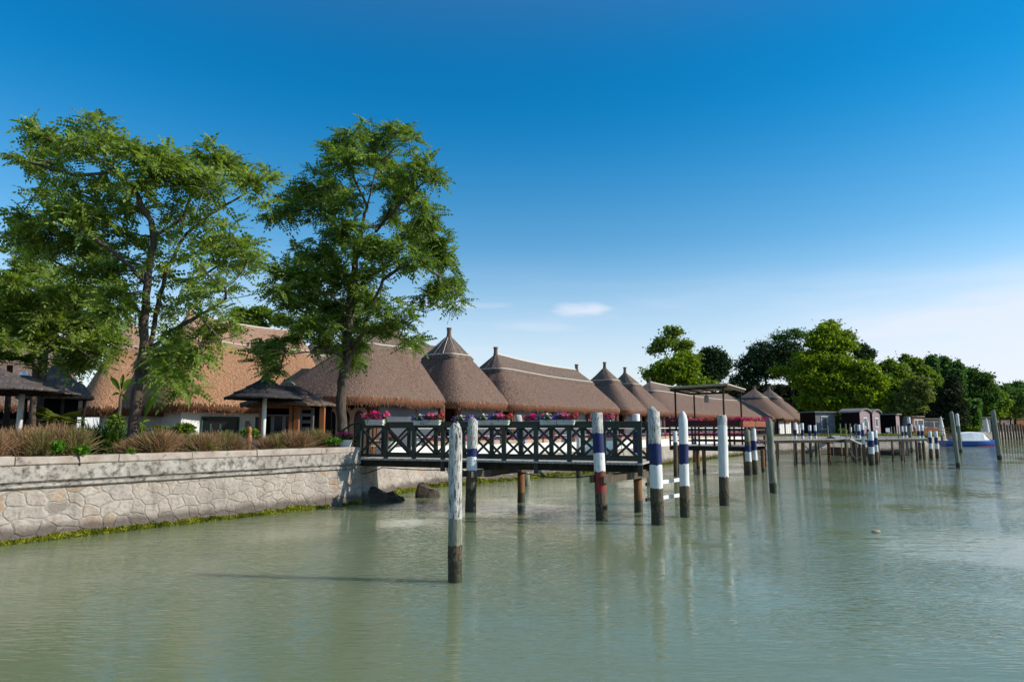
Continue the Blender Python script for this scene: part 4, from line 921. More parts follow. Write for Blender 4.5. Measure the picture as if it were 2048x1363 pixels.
palm('fan_palm', 20, 730, 23.5, 1.86, 16, .8, 'yucca_leaf', 'palm_dead', 'small fan palm poking out above the left umbrella roofs', .09)
palm('fan_palm', 118, 842, 22.6, 1.86, 18, .75, 'olive_leaf', 'palm_dead', 'small pale fan palm beside the dark hut front, left of the yucca clump', .08)

# ------------------------------------------------------------------ garden plants
def spiky(name, px, py, Yd, zb, n, L_, m, label, cat, spread=1.2, w=.05, rad=.5):
    c = atd(px, py, Yd); c = Vector((c.x, c.y, zb)); root = empty(name, c, label, cat); V = []
    for i in range(n):
        a = rnd.random() * 6.283; t = rnd.uniform(.15, spread); o = np.array([c.x + rnd.gauss(0, rad), c.y + rnd.gauss(0, rad * .7), zb + rnd.random() * .5])
        d = np.array([math.cos(a) * math.sin(t), math.sin(a) * math.sin(t), math.cos(t)]); l = L_ * rnd.uniform(.6, 1.1); sd_ = np.cross(d, [0, 0, 1.]); sd_ /= np.linalg.norm(sd_) + 1e-6
        p1 = o + d * l * .5; p2 = o + d * l - np.array([0, 0, .18 * l * t]); 
        V.append(np.array([o - sd_ * w * .4, o + sd_ * w * .4, p1 + sd_ * w * .5, p1 - sd_ * w * .5])); V.append(np.array([p1 - sd_ * w * .5, p1 + sd_ * w * .5, p2 + sd_ * .003, p2 - sd_ * .003]))
    np_mesh('leaves', np.concatenate(V), 4, M[m], root); return root
spiky('yucca', 195, 870, 22.5, 1.86, 420, 1.0, 'yucca_leaf', 'broad clump of dark spiky yucca leaves behind the dry grass, left of the leaning trunk', 'plant', 1.35, .06, .42)
spiky('yucca', 150, 875, 23.0, 1.86, 160, .8, 'yucca_leaf', 'smaller spiky dark green plant squeezed between fan palm and yucca', 'plant', 1.3, .05, .25)
spiky('strap_leaf_plant', 232, 880, 21.8, 1.86, 90, .7, 'shrub_leaf', 'light green strappy plant at the foot of the leaning trunk', 'plant', 1.3, .06, .2)
def shrub(px, py, Yd, rx, ry, m, n, size, label, zb=1.86, name='shrub', group=None, cat='shrub'):
    c = atd(px, py, Yd); s = mpp(Yd); root = empty(name, (c.x, c.y, zb), label, cat, group)
    C = ell_points(n, (c.x, c.y, c.z), (rx * s, rx * s * .8, ry * s), .3); np_mesh('foliage', quads_at(C, size, 1.5, .1), 4, M[m], root)
    mb = MB()
    for k in range(5): e_ = C[k * 7]; mb.tube([(c.x, c.y, zb - .05), tuple(e_)], .012, 4)
    mb.build('stem', M['bark2'], root); return root
for a in ((277, 860, 25, 18, 14, 'shrub_leaf', 350, .09, 'light green shrub at the foot of the white wall just right of the leaning trunk'),
          (322, 862, 25, 20, 12, 'shrub_leaf', 350, .09, 'low green shrub in front of the white wall, between two others'),
          (368, 860, 25, 24, 16, 'shrub_leaf', 550, .09, 'bushy light green shrub with pale blooms below the left wall lamp'),
          (455, 872, 26, 8, 12, 'weed_leaf', 120, .08, 'small green shoot in front of the green framed window'),
          (500, 865, 26, 20, 12, 'mid_green_leaf', 350, .08, 'green shrub behind the wooden garden figure'),
          (230, 850, 24, 22, 26, 'mid_green_leaf', 500, .08, 'dark green bush between yucca and leaning trunk'),
          (116, 893, 18.0, 14, 14, 'weed_leaf', 260, .07, 'bright green weed with upright stems at the wall edge, left of the other weed'),
          (163, 899, 18.3, 18, 9, 'weed_leaf', 260, .07, 'bright green weed sprawling on the coping beside the pale kerb'),
          (262, 902, 19.4, 10, 7, 'mid_green_leaf', 120, .06, 'small green weed at the wall edge below the leaning trunk'),
          (665, 882, 25.8, 20, 9, 'weed_leaf', 260, .07, 'bright green plants on the coping left of the white flower tub'),
          (420, 893, 22, 14, 5, 'mid_green_leaf', 100, .06, 'low green weed between the grass tufts under the window')):
    shrub(*a)
def tuft_master():
    root = empty('grass_tuft', (0, 0, 0), None, 'grass tuft', 'tufts of dry feathery grass along the garden wall'); V = []
    for i in range(1300):
        a = rnd.random() * 6.283; t = abs(rnd.gauss(0, .36)); o = np.array([rnd.gauss(0, .07), rnd.gauss(0, .06), 0]); l = .62 * rnd.uniform(.45, 1.15)
        d = np.array([math.cos(a) * math.sin(t), math.sin(a) * math.sin(t), math.cos(t)]); sd_ = np.cross(d, [math.sin(a * 3), math.cos(a * 5), .2]); sd_ /= np.linalg.norm(sd_) + 1e-6
        p1 = o + d * l * .55; p2 = o + d * l + np.array([d[0] * 1.3, d[1] * 1.3, -.55 + rnd.random() * .5]) * l * .32; w = .0046
        V.append(np.array([o - sd_ * w, o + sd_ * w, p1 + sd_ * w, p1 - sd_ * w])); V.append(np.array([p1 - sd_ * w, p1 + sd_ * w, p2 + sd_ * w * .5, p2 - sd_ * w * .5]))
    np_mesh('blades', np.concatenate(V), 4, M['grass_blade'], root); return root
ordn = ['leftmost', 'second', 'third', 'fourth', 'fifth', 'sixth', 'seventh', 'eighth', 'ninth', 'tenth', 'eleventh', 'twelfth', 'thirteenth', 'fourteenth', 'fifteenth', 'sixteenth', 'seventeenth', 'eighteenth', 'nineteenth', 'twentieth', 'twenty first', 'twenty second', 'twenty third', 'twenty fourth']
tm_ = tuft_master(); leaf('green_grass_blade', (.24, .21, .08), .35, .15, .8); gb = M['grass_blade']; M['grass_blade'] = M['green_grass_blade']; tm2 = tuft_master(); M['grass_blade'] = gb
tufts = [(-8, 1.0), (22, 1.05), (52, 1.1), (82, 1.0), (103, 1.2), (128, 1.15), (150, 1.1), (258, .75), (283, .9), (300, 1.0), (322, 1.15), (345, 1.05), (392, 1.0), (408, .95), (428, 1.05), (452, 1.05), (470, .85), (535, .85), (556, .95), (585, 1.1), (602, 1.0), (628, 1.15), (646, 1.0)]
for i, (px, sc) in enumerate(tufts):
    r__ = (px - 1024) / F; a = Q[1]; d = (Q[2] - Q[1]).normalized(); O = a + Vector((-.83, .56)) * (.75 + .5 * ((i * 37) % 10) / 10); rr_ = r__ * .992
    t = (rr_ * O.y - O.x) / (d.x - rr_ * d.y); p_ = O + d * t; yd = p_.y
    hgt = (1 if px > 200 else .88)
    lab = f'dry feathery brown grass tuft on the garden wall, {ordn[i]} from the left' if i else 'dry feathery brown grass tuft at the left edge of the picture, leftmost on the wall'
    o = tm_ if i == 0 else (tm2 if i == 3 else copy_tree(tm2 if i % 3 == 0 else tm_))
    o.location = (p_.x, p_.y, 1.86); o.rotation_euler = (0, 0, i * 1.7); o.scale = (sc * 1.2, sc * 1.2, sc * (1.42 if px < 200 else 1.28)); o['label'] = lab
def banana(px, zb, Yd, leaves, h, label, stem_r=.09):
    b = atd(px, 855, Yd); root = empty('banana_plant', (b.x, b.y, zb), label, 'plant')
    mb = MB(); mb.tube([(b.x, b.y, zb - .1), (b.x - .03, b.y, zb + h * .5), (b.x, b.y, zb + h)], [stem_r, stem_r * .8, stem_r * .5], 10, jit=.2); mb.build('stem', M['pbrown'] if stem_r > .05 else M['banana_leaf'], root)
    for (tx, ty, w, dy) in leaves:
        tip = atd(tx, ty, Yd + dy); o = Vector((b.x, b.y, zb + h)); d = tip - o; n = 7; mbl = MB()
        side = d.cross(Vector((0, -1, .3))).normalized()
        for k in range(n + 1):
            t = k / n; c = o + d * t + Vector((0, 0, .12 * math.sin(math.pi * t))) * d.length; ww = w * (0 if t < .2 else math.sin(math.pi * min(1, (t - .18) / .84)) ** .6) + .008
            mbl.v.extend([tuple(c - side * ww), tuple(c + Vector((0, .03, -.02))), tuple(c + side * ww * .9)])
        for k in range(n):
            for j in (0, 1): mbl.f.append((k * 3 + j, k * 3 + j + 1, k * 3 + j + 4, k * 3 + j + 3)); mbl.m.append(0)
        mbl.build('leaf', M['banana_leaf'], root, smooth=True)
banana(237, 1.86, 25, [(221, 754, .09, -.3), (264, 757, .13, .2), (246, 748, .07, .5), (252, 800, .06, -.4), (224, 790, .05, .2)], 2.15, 'banana plant with broad torn leaves casting its shadow on the tan thatch')
banana(284, 1.86, 24, [(312, 786, .13, -.2), (276, 846, .06, -.2), (300, 840, .05, .3)], 1.1, 'slender banana plant with one upright bright leaf right of the leaning trunk', .035)
# pale kerbs and garden stones
mb = MB(); c = at(215, 898, 1.95); mb.box((c.x, c.y, 0), (.56, .83), (-.83, .56), .55, .10, 1.86, 1.97); mb.build('garden_kerb', M['concrete'], label='pale stone kerb lying behind the coping between the weeds and the leaning trunk', cat='kerb')
mb = MB(); c = at(490, 884, 1.97); mb.box((c.x, c.y, 0), (.9, .4), (-.4, .9), .8, .12, 1.86, 1.98); mb.build('garden_kerb', M['beige'], label='pale stone step in the gap between grass tufts below the wooden figure', cat='kerb')
c = atd(498, 880, 25); root = empty('garden_figure', (c.x, c.y, 1.86), 'carved wooden garden figure standing by the white umbrella pole', 'figure')
mb = MB(); mb.lathe((c.x, c.y, 1.86), [(.06, 0), (.08, .25), (.12, .45), (.10, .65), (.05, .74), (.09, .82), (.07, .95), (.01, 1.0)], 12); mb.build('figure', M['wood_orange'], root, smooth=True)
mb = MB(); mb.lathe((c.x, c.y, 1.86), [(.2, 0), (.18, .06), (.01, .07)], 12); mb.build('base', M['wood_brown'], root)

# ------------------------------------------------------------------ flowers
def blossoms(C, size):
    n = len(C); N_ = NP.normal(size=(n, 3)); N_[:, 2] = np.abs(N_[:, 2]); N_[:, 1] -= .5; N_ = vnorm(N_); A = vnorm(np.cross(N_, NP.normal(size=(n, 3)))); B = np.cross(N_, A); out = []
    for k in range(6):
        t = 2 * math.pi * k / 6; out.append(C + (A * math.cos(t) + B * math.sin(t)) * size * (.5 + .05 * (k % 2)))
    return np.stack(out, 1).reshape(-1, 3)
def flower_mass(root, L_, w, h, z0, cols, nf, nl, fs=.07, spill=.12):
    C = np.stack([NP.uniform(-L_ / 2 - .06, L_ / 2 + .06, nl), NP.normal(size=nl) * w * .55, z0 + NP.rand(nl) * h * .8 - spill * (NP.rand(nl) < .25)], 1)
    np_mesh('foliage', quads_at(C, .055, 1.5, .1), 4, M['petunia_leaf'], root)
    bounds = np.linspace(-L_ / 2 - .06, L_ / 2 + .06, len(cols) + 1)
    for i, cn in enumerate(cols):
        n = nf // len(cols); x = NP.uniform(bounds[i] - .05, bounds[i + 1] + .05, n); bell = .75 + .35 * np.sin(x * 9 + i * 2)
        C = np.stack([x, NP.normal(size=n) * w * .65, z0 + h * (.35 + .65 * NP.rand(n)) * bell], 1)
        np_mesh('blossoms', blossoms(C, fs), 6, M[cn], root)
def trough_master(name, cols, L_=.62, nf=280, nl=300, h=.24, label=None, m='white'):
    root = empty(name, (0, 0, 0), label, 'planter')
    mb = MB(); a, b, hh = L_ / 2, .10, .17
    mb.add([(-a * .9, -b * .8, 0), (a * .9, -b * .8, 0), (a * .9, b * .8, 0), (-a * .9, b * .8, 0), (-a, -b, hh), (a, -b, hh), (a, b, hh), (-a, b, hh)], [(0, 3, 2, 1), (0, 1, 5, 4), (1, 2, 6, 5), (2, 3, 7, 6), (3, 0, 4, 7)])
    mb.add([(-a * 1.02, -b * 1.05, hh - .025), (a * 1.02, -b * 1.05, hh - .025), (a * 1.02, -b * 1.05, hh), (-a * 1.02, -b * 1.05, hh)], [(0, 1, 2, 3)])
    mb.build('trough', M[m], root)
    mb = MB()
    for k in range(9): x = -a + L_ * k / 8; mb.tube([(x * .9, -b * .8 - .02, .0), (x, -b - .02, hh)], .004, 3)
    for zz in (.03, .09, .15): mb.tube([(-a, -b - .022, zz), (a, -b - .022, zz)], .004, 3)
    mb.build('wire_basket', M['zinc'], root)
    flower_mass(root, L_, .11, h, hh - .02, cols, nf, nl)
    return root

# ------------------------------------------------------------------ footbridge
BO = Vector((-5.93, 26.45, 0)); BE = Vector((4.25, 22.55, 0)); BL = (BE - BO).length; bu = (BE - BO) / BL; bn = Vector((-bu.y, bu.x, 0))  # bn points away from camera
if bn.y < 0: bn = -bn
BW = 1.75; ZD = 1.66
br = empty('footbridge', (BO + bn * BW / 2)[:2] + (ZD,) if False else ((BO + bn * BW / 2).x, (BO + bn * BW / 2).y, ZD), 'dark green wooden footbridge with crossed railings running out from the quay over the water', 'footbridge')
def bp(a, w, z): return BO + bu * a + bn * w + Vector((0, 0, z))
mb = MB(); n = int(BL / .145)
for i in range(n):
    a = (i + .5) * BL / n; mb.box(bp(a, BW / 2, 0), bu, bn, .060, BW / 2 + .26 + rnd.uniform(-.01, .015), ZD - .055, ZD + rnd.uniform(0, .006))
mb.build('deck_boards', M['deck'], br)
for w in (0.02, BW - .02):
    mb = MB(); mb.bar(bp(.0, w, ZD - .18), bp(BL, w, ZD - .18), .12, .24); mb.build('side_beam', M['beam_dark'], br)
mb = MB(); mb.bar(bp(.3, BW / 2, ZD - .2), bp(BL - .3, BW / 2, ZD - .2), .12, .2); mb.build('center_beam', M['beam_dark'], br)
ZR = ZD + 1.34
npan = 9
for w, nm in ((0, 'near'), (BW, 'far')):
    for i in range(npan + 1):
        a = .08 + (BL - .16) * i / npan; low = (i % 3 == 0 and i > 0) or i == npan
        mb = MB(); mb.box(bp(a, w, 0), bu, bn, .075, .05, ZD - (.42 if low else .02), ZR - .06); mb.build('rail_post', M['green_paint'], br)
    for i in range(npan):
        a0 = .14 + (BL - .16) * i / npan; a1 = .02 + (BL - .16) * (i + 1) / npan
        mb = MB(); mb.bar(bp(a0, w - .012, ZD + .16), bp(a1, w - .012, ZR - .2), .024, .085); mb.bar(bp(a0, w + .014, ZR - .2), bp(a1, w + .014, ZD + .16), .024, .085); mb.build('cross_brace', M['green_paint'], br)
    mb = MB(); mb.bar(bp(0, w, ZR - .12), bp(BL, w, ZR - .12), .04, .18); mb.bar(bp(0, w, ZR), bp(BL + .02, w, ZR), .13, .045); mb.build('top_rail', M['green_paint'], br)
    mb = MB(); mb.bar(bp(0, w, ZD + .11), bp(BL, w, ZD + .11), .045, .11); mb.build('bottom_rail', M['green_paint'], br)
# end ramp rail at shore
SP = [bp(-.55, 0, 0), bp(-.55, BW, 0)]
for w in (0, BW):
    mb = MB(); mb.box(bp(-.62, w, 0), bu, bn, .05, .045, ZD - .05, ZR - .28); mb.build('rail_post', M['green_paint'], br)
    mb = MB(); pts = [bp(.08, w, ZR - .03), bp(-.25, w, ZR - .07), bp(-.55, w, ZR - .22), bp(-.85, w, ZR - .42)]; mb.tube(pts, .035, 6); mb.build('handrail_end', M['green_paint'], br)
    mb = MB(); mb.bar(bp(.08, w, ZD + .55), bp(-.62, w, ZD + .55), .03, .05); mb.build('mid_rail', M['green_paint'], br)
mb = MB(); mb.box(bp(-.5, BW / 2, 0), bu, bn, .55, BW / 2 + .1, ZD - .2, ZD - .045); mb.build('landing', M['beam_dark'], br)
# cross heads under the deck and their piles
for (A_, B_, ext) in ((at(941, 1021, 0), at(1042, 1004, 0), .5), (at(1204, 1040, 0), at(1277, 1023, 0), .35)):
    v = (B_ - A_); v.z = 0; v.normalize(); off = Vector((v.y, -v.x, 0)) * .2
    mb = MB(); mb.bar(A_ - v * .3 + off + Vector((0, 0, ZD - .42)), B_ + v * ext + off + Vector((0, 0, ZD - .42)), .10, .20); mb.bar(A_ - v * .3 - off + Vector((0, 0, ZD - .42)), B_ + v * ext - off + Vector((0, 0, ZD - .42)), .10, .20); mb.build('cross_beam', M['pbrown'], br)
    mb = MB(); mb.tube([(B_.x, B_.y, -1), (B_.x, B_.y, .0), (B_.x + .005, B_.y, .38), (B_.x, B_.y, ZD - .3)], [.15, .145, .14, .14], 14, mi=[1, 1, 0]); mb.build('pile', [M['porange'], M['pwet']], br, smooth=True)
# hanging cable
mb = MB()
for a0, a1, dr in ((-1.2, 1.2, .28), (1.2, 4.4, .05), (4.4, 6.4, .22), (6.4, 9.8, .20)):
    mb.tube([bp(a0 + (a1 - a0) * t / 8, -.08, ZD - .33 - dr * math.sin(math.pi * t / 8)) for t in range(9)], .018, 5)
mb.build('cable', M['rope'], br)

# ------------------------------------------------------------------ mooring posts
PM = {'t': 'ptop', 'w': 'pwhite', 'b': 'pblue', 'r': 'pred', 'n': 'pbrown', 'g': 'pgrey', 'k': 'pwet', 'm': 'pmoss', 'o': 'porange'}
def post(bx, by, tx, ty, w, bands, label, tip='flat', group='mooring posts standing in the lagoon', name='mooring_post', n=14, Yb=None, wob=.0, zbot=-1.3):
    """bands: [(y_start_px, code)] from the top down; the last band runs under water"""
    if n >= 14 and bands[-1][1] == 'k': bands = bands[:-1] + [(bands[-1][0] - .045 * (by - ty), 'm'), (bands[-1][0] + .25 * (by - bands[-1][0]), 'k')]
    P0 = at(bx, by, 0); P1 = atd(tx, ty, P0.y); d = (P1 - P0); H = d.length; r_ = w / 2 * mpp(P0.y)
    def fr_(y): return max(0.0, min(1.0, (by - y) / (by - ty)))
    cuts = [(fr_(y), c) for y, c in bands]; codes = sorted({c for _, c in bands}); idx = {c: i for i, c in enumerate(codes)}
    pts = []; rad = []; mi = []
    fs = [-(-zbot) / H] + [0.0]
    marks = [(c[0], c[1]) for c in cuts]                       # top-down
    levels = []
    low_code = marks[-1][1]
    prevf = 0.0
    seq = [(zbot / H, low_code), (0.0, low_code)]
    for i in range(len(marks) - 1, -1, -1):
        f_top = marks[i][0]; code = marks[i][1]
        f0 = seq[-1][0]; k = max(1, int((f_top - f0) * H / .35))
        for j in range(1, k + 1): seq.append((f0 + (f_top - f0) * j / k, code))
    ph = bx * .37
    for f, c in seq:
        q = P0 + d * f; q = q + Vector((wob * math.sin(f * 5 + ph), 0, 0))
        rr = r_ * (1.04 - .08 * f) * (1 + .05 * mnoise.noise(Vector((f * 6, ph, 0))))
        pts.append(q); rad.append(rr)
    mi = [idx[c] for _, c in seq[1:]]
    if tip == 'point':
        pts += [P0 + d * (1 + .04) , P0 + d * (1 + .085)]; rad += [rad[-1] * .72, rad[-1] * .25]; mi += [mi[-1]] * 2
    elif tip == 'round':
        for dz, k in ((.06, .86), (.12, .62), (.15, .25)): pts.append(P1 + Vector((0, 0, dz))); rad.append(r_ * .96 * k); mi.append(mi[-1])
    elif tip == 'flat': pts.append(P1 + Vector((0, 0, .02))); rad.append(rad[-1] * .82); mi.append(mi[-1])
    elif tip == 'worn':
        pts.append(P1 + Vector((r_ * .3, 0, .05))); rad.append(rad[-1] * .7); mi.append(mi[-1])
    mb = MB(); mb.tube(pts, rad, n, mi=mi, jit=.05)
    if n >= 14: mb.v = [(x + rnd.gauss(0, .002), y, z + rnd.gauss(0, .016)) for x, y, z in mb.v]
    return mb.build(name, [M[PM[c]] for c in codes], org=(P0.x, P0.y, 0), smooth=False if n < 8 else True, label=label, cat='post', group=group)
post(910, 1162, 911, 862, 27, [(862, 't'), (1038, 'g'), (1104, 'k')], 'nearest mooring post, weathered white with a rounded top, alone in front of the bridge', 'round', n=20)
post(941, 1021, 946, 840, 21, [(840, 't'), (897, 'b'), (913, 'w'), (940, 'n'), (985, 'k')], 'worn pile clamped to the near side of the footbridge with a small blue band', 'worn', n=16)
post(1054, 971, 1036, 830, 15, [(830, 't'), (863, 'b'), (888, 'w'), (935, 'g')], 'post behind the bridge with white top and blue band, right of the middle troughs', 'flat')
post(1158, 955, 1158, 868, 11, [(868, 'w'), (903, 'b'), (912, 'g'), (945, 'k')], 'slim post behind the bridge cross railing, mostly white with a thin blue band', 'flat')
post(1204, 1040, 1194, 826, 23, [(826, 't'), (866, 'b'), (906, 'w'), (943, 'r'), (985, 'n'), (1016, 'k')], 'banded post in front of the bridge with the only red band under blue and white', 'flat', n=18)
post(1275, 962, 1272, 828, 15, [(828, 'w'), (862, 'b'), (905, 'w'), (918, 'g')], 'post behind the outer end of the bridge, its blue band seen through the railing', 'flat')
post(1316, 1048, 1307, 822, 25, [(822, 't'), (888, 'b'), (930, 'w'), (976, 'n'), (1012, 'k')], 'thick peeling white post with a blue band at the outer corner of the bridge', 'worn', n=18)
post(1370, 1033, 1366, 838, 19, [(838, 'w'), (888, 'b'), (928, 'w'), (972, 'n'), (1005, 'k')], 'smooth white post with a pointed tip and blue band, right of the white rungs', 'point', n=16)
post(1449, 1010, 1444, 832, 19, [(832, 't'), (850, 'w'), (953, 'n'), (990, 'k')], 'pale flat topped post with no coloured band, between the awning platform and the bridge end', 'flat', n=16)
post(1547, 985, 1538, 843, 14, [(843, 'g'), (972, 'k')], 'grey green bare post standing alone right of the awning platform', 'round')
post(1498, 950, 1494, 861, 12, [(861, 'g'), (882, 'n'), (890, 'b'), (903, 'w'), (922, 'n'), (936, 'k')], 'grey topped post at the right corner of the awning platform, left of its twin', 'flat')
post(1511, 948, 1506, 858, 11, [(858, 'w'), (881, 'b'), (901, 'w'), (920, 'n'), (936, 'k')], 'white post with a broad blue band at the right corner of the awning platform', 'point')
post(1352, 952, 1350, 863, 9, [(863, 'w'), (884, 'n'), (940, 'k')], 'brown pole with a short white top left of the pointed white post', 'flat')
post(1297, 948, 1295, 862, 8, [(862, 'w'), (896, 'n')], 'thin pole with a white upper half behind the bridge end', 'flat')
post(1390, 924, 1389, 868, 8, [(868, 'w'), (884, 'b'), (903, 'n')], 'thin post with a blue band standing in the shade beneath the awning platform', 'flat')
# jetty posts
for (bx, by, tx, ty, w, bands, lab) in (
  (1592, 926, 1590, 845, 6, [(845, 'w'), (859, 'b'), (871, 'w'), (885, 'n')], 'white and navy jetty post, first from the restaurant end of the long jetty'),
  (1607, 922, 1604, 846, 6, [(846, 'w'), (859, 'b'), (871, 'w'), (880, 'n')], 'white and navy jetty post, second from the restaurant end of the long jetty'),
  (1622, 914, 1619, 850, 6, [(850, 'w'), (861, 'b'), (871, 'w'), (880, 'n')], 'white and navy jetty post, third from the restaurant end, before the grey cabin'),
  (1633, 914, 1630, 850, 5, [(850, 'w'), (861, 'b'), (871, 'w'), (880, 'n')], 'white and navy jetty post, fourth from the restaurant end, before the grey cabin'),
  (1704, 912, 1701, 854, 4, [(854, 'w'), (863, 'b'), (871, 'w'), (878, 'n')], 'short white and navy post in front of the dark side of the mauve cabin'),
  (1713, 918, 1710, 849, 4, [(849, 'w'), (861, 'b'), (870, 'w'), (880, 'n')], 'thin white and navy post just left of the thicker jetty one before the mauve cabin'),
  (1721, 920, 1717, 849, 6, [(849, 'w'), (861, 'b'), (870, 'w'), (880, 'n')], 'white and navy post at the left front corner of the mauve cabin'),
  (1730, 930, 1724, 845, 6, [(845, 'w'), (859, 'b'), (872, 'w'), (888, 'n'), (922, 'k')], 'taller white and navy post at the jetty edge in front of the mauve cabin window'),
  (1738, 918, 1735, 844, 5, [(844, 'w'), (858, 'b'), (863, 'n')], 'white and navy post behind the thick pair, its top before the mauve cabin'),
  (1744, 930, 1741, 863, 11, [(863, 'w'), (880, 'b'), (893, 'w'), (907, 'n'), (922, 'k')], 'thicker left one of the white and navy pair right of the jetty ladder'),
  (1754, 928, 1750, 860, 8, [(860, 'w'), (875, 'b'), (889, 'w'), (903, 'n'), (920, 'k')], 'thinner right one of the white and navy pair before the second mauve cabin'),
  (1808, 908, 1804, 852, 4, [(852, 'w'), (863, 'b'), (871, 'w'), (880, 'n')], 'slim white and navy post left of its twin, in front of the bent dark trunk'),
  (1815, 906, 1811, 852, 4, [(852, 'w'), (863, 'b'), (870, 'w'), (880, 'n')], 'slim white and navy post right of its twin, in front of the bent dark trunk'),
  (1824, 905, 1817, 834, 6, [(834, 'w'), (846, 'b'), (851, 'g'), (895, 'k')], 'tall dark pole with a white and blue head before the orange cabin'),
  (1830, 902, 1822, 848, 4, [(848, 'w'), (862, 'n')], 'grey pole with a white head close to the tall dark one by the orange cabin'),
  (1841, 917, 1836, 850, 6, [(850, 'w'), (861, 'b'), (871, 'w'), (884, 'n'), (910, 'k')], 'white and navy post at the jetty end below the cabin windows, left of two'),
  (1849, 915, 1843, 850, 6, [(850, 'w'), (861, 'b'), (871, 'w'), (884, 'n'), (910, 'k')], 'white and navy post at the jetty end below the cabin windows, right of two'),
  (1863, 917, 1859, 862, 7, [(862, 'w'), (874, 'b'), (886, 'w'), (897, 'n'), (909, 'k')], 'white and navy post past the jetty end, left of the pair beside the boat'),
  (1875, 916, 1871, 862, 7, [(862, 'w'), (874, 'b'), (886, 'w'), (897, 'n'), (908, 'k')], 'white and navy post past the jetty end, right of the pair beside the boat'),
  (1886, 889, 1881, 852, 5, [(852, 'g'), (886, 'k')], 'grey pile touching the stern of the blue boat'),
  (1917, 935, 1903, 826, 8, [(826, 'g'), (925, 'k')], 'tall leaning mossy post in front of the blue boat'),
  (1922, 905, 1914, 829, 6, [(829, 'w'), (851, 'g'), (898, 'k')], 'leaning post with a white head just behind the tall mossy one'),
  (1966, 889, 1962, 857, 4, [(857, 'g'), (885, 'k')], 'thin pile in front of the bow half of the blue boat'),
  (2000, 919, 1986, 823, 9, [(823, 'g'), (910, 'k')], 'tall leaning grey post right of the blue boat bow')):
    post(bx, by, tx, ty, w, bands, lab, 'round' if 'leaning' in lab else 'flat', n=10)
poles = [(1638, 852, 886, 'leftmost of the thin grey jetty poles'), (1647, 853, 878, 'leaning thin grey pole at the foot of the grey cabin steps'), (1655, 852, 905, 'thin grey pole in front of the grey cabin door'),
 (1663, 852, 884, 'short thin grey pole right of the grey cabin'), (1680, 847, 912, 'tall thin grey pole over the left end of the wooden rowing boat'), (1691, 847, 914, 'tall thin grey pole over the middle of the wooden rowing boat'),
 (1700, 847, 918, 'tall thin grey pole over the right end of the wooden rowing boat'), (1711, 847, 920, 'tall thin grey pole beside the hanging jetty rope'), (1774, 853, 896, 'thin grey pole before the dark cabin, left of three'),
 (1782, 853, 898, 'thin grey pole before the dark cabin, middle of three'), (1788, 853, 898, 'thin grey pole before the dark cabin, right of three'), (1796, 850, 906, 'taller thin grey pole at the right corner of the dark cabin')]
for i, (px, ty, by, lab) in enumerate(poles):
    dx = (px - 1024) * (by - ty) * 163 / F / F * 1.1
    if 'leaning' in lab: dx += 4
    post(px + dx, max(by, 896), px, ty, 2.4, [(ty, 'g'), (by - 4, 'n')], lab, 'flat', group='thin grey poles of the long jetty', name='jetty_pole', n=6)
for i in range(24):
    px = 1984 + i * 6.2 - .05 * i * i; by = 879 - i * .22; ty = 846 + i * .25 + rnd.uniform(-2, 2)
    post(px + 3.5, by, px, ty, 3.6, [(ty, 'n'), (by - 3, 'k')], 'brown pile in the close row of piles along the far right bank', 'flat', group='row of brown piles at the far right', name='pile', n=6)
# white rungs between two posts
lad = empty('boarding_rungs', at(1340, 1040, 0)[:], 'two white boards with dark ends joining the peeling post and the pointed post', 'ladder')
P0 = at(1300, 1044, 0); P1 = at(1384, 1030, 0)
for y0, y1 in ((968, 958), (999, 989)):
    a = atd(1292, y0, P0.y + .1); b_ = atd(1362, y1, P1.y + .25); mb = MB(); mb.bar(a + (b_ - a) * .18, b_ - (b_ - a) * .04, .05, .11); mb.build('rung', M['white'], lad)
    mb = MB(); mb.bar(a, a + (b_ - a) * .176, .055, .10); mb.bar(b_ - (b_ - a) * .036, b_ + (b_ - a) * .03, .055, .10); mb.build('rung_end', M['wood_dark'], lad)

# bridge troughs
F_A = trough_master('flower_trough', ['pink', 'magenta', 'pink']); F_B = trough_master('flower_trough', ['violet', 'pink', 'coral']); F_C = trough_master('flower_trough', ['violet', 'white_petal', 'violet'], nf=100)
ang = math.atan2(bu.y, bu.x)
def on_rail(px, w):
    r__ = (px - 1024) / F * .992; O = bp(0, w, 0); return (r__ * O.y - O.x) / (bu.x - r__ * bu.y)
used = set()
def trough(master, loc, rz, label, group='flower troughs hung on the footbridge rails', sc=1.0):
    o = master if master.name not in used else copy_tree(master)
    used.add(master.name); o.location = loc; o.rotation_euler = (0, 0, rz); o['label'] = label; o['group'] = group; o['category'] = 'planter'; o.scale = (sc, sc, sc); return o
for px, ms, lab, sc in ((751, F_A, 'white trough of pink petunias, nearest the shore on the near rail of the bridge', 1.25), (843, F_C, 'white trough with sparse violet flowers, left of the second pair on the near rail', 1.0), (864, F_B, 'white trough of red and violet petunias, second from the shore on the near rail', 1.1),
                    (970, F_C, 'white trough of violet flowers right of the clamped pile on the near rail', 1.0), (1002, F_B, 'white trough of mixed petunias, right one of the middle pair on the near rail', 1.0),
                    (1098, F_C, 'white trough of tall violet flowers, left one of the outer pair on the near rail', 1.0), (1132, F_B, 'white trough of red petunias, right one of the outer pair, before the red banded post', 1.0)):
    a = on_rail(px, -.17); trough(ms, bp(a, -.17, ZR - .10)[:], ang, lab, sc=sc)
for px, ms, lab in ((925, F_C, 'trough of pale flowers on the far rail between the two front posts'), (1068, F_A, 'trough of pink flowers on the far rail behind the middle posts'), (1205, F_A, 'trough of pink flowers on the far rail behind the red banded post')):
    a = on_rail(px, BW + .17); trough(ms, bp(a, BW + .17, ZR - .10)[:], ang, lab)
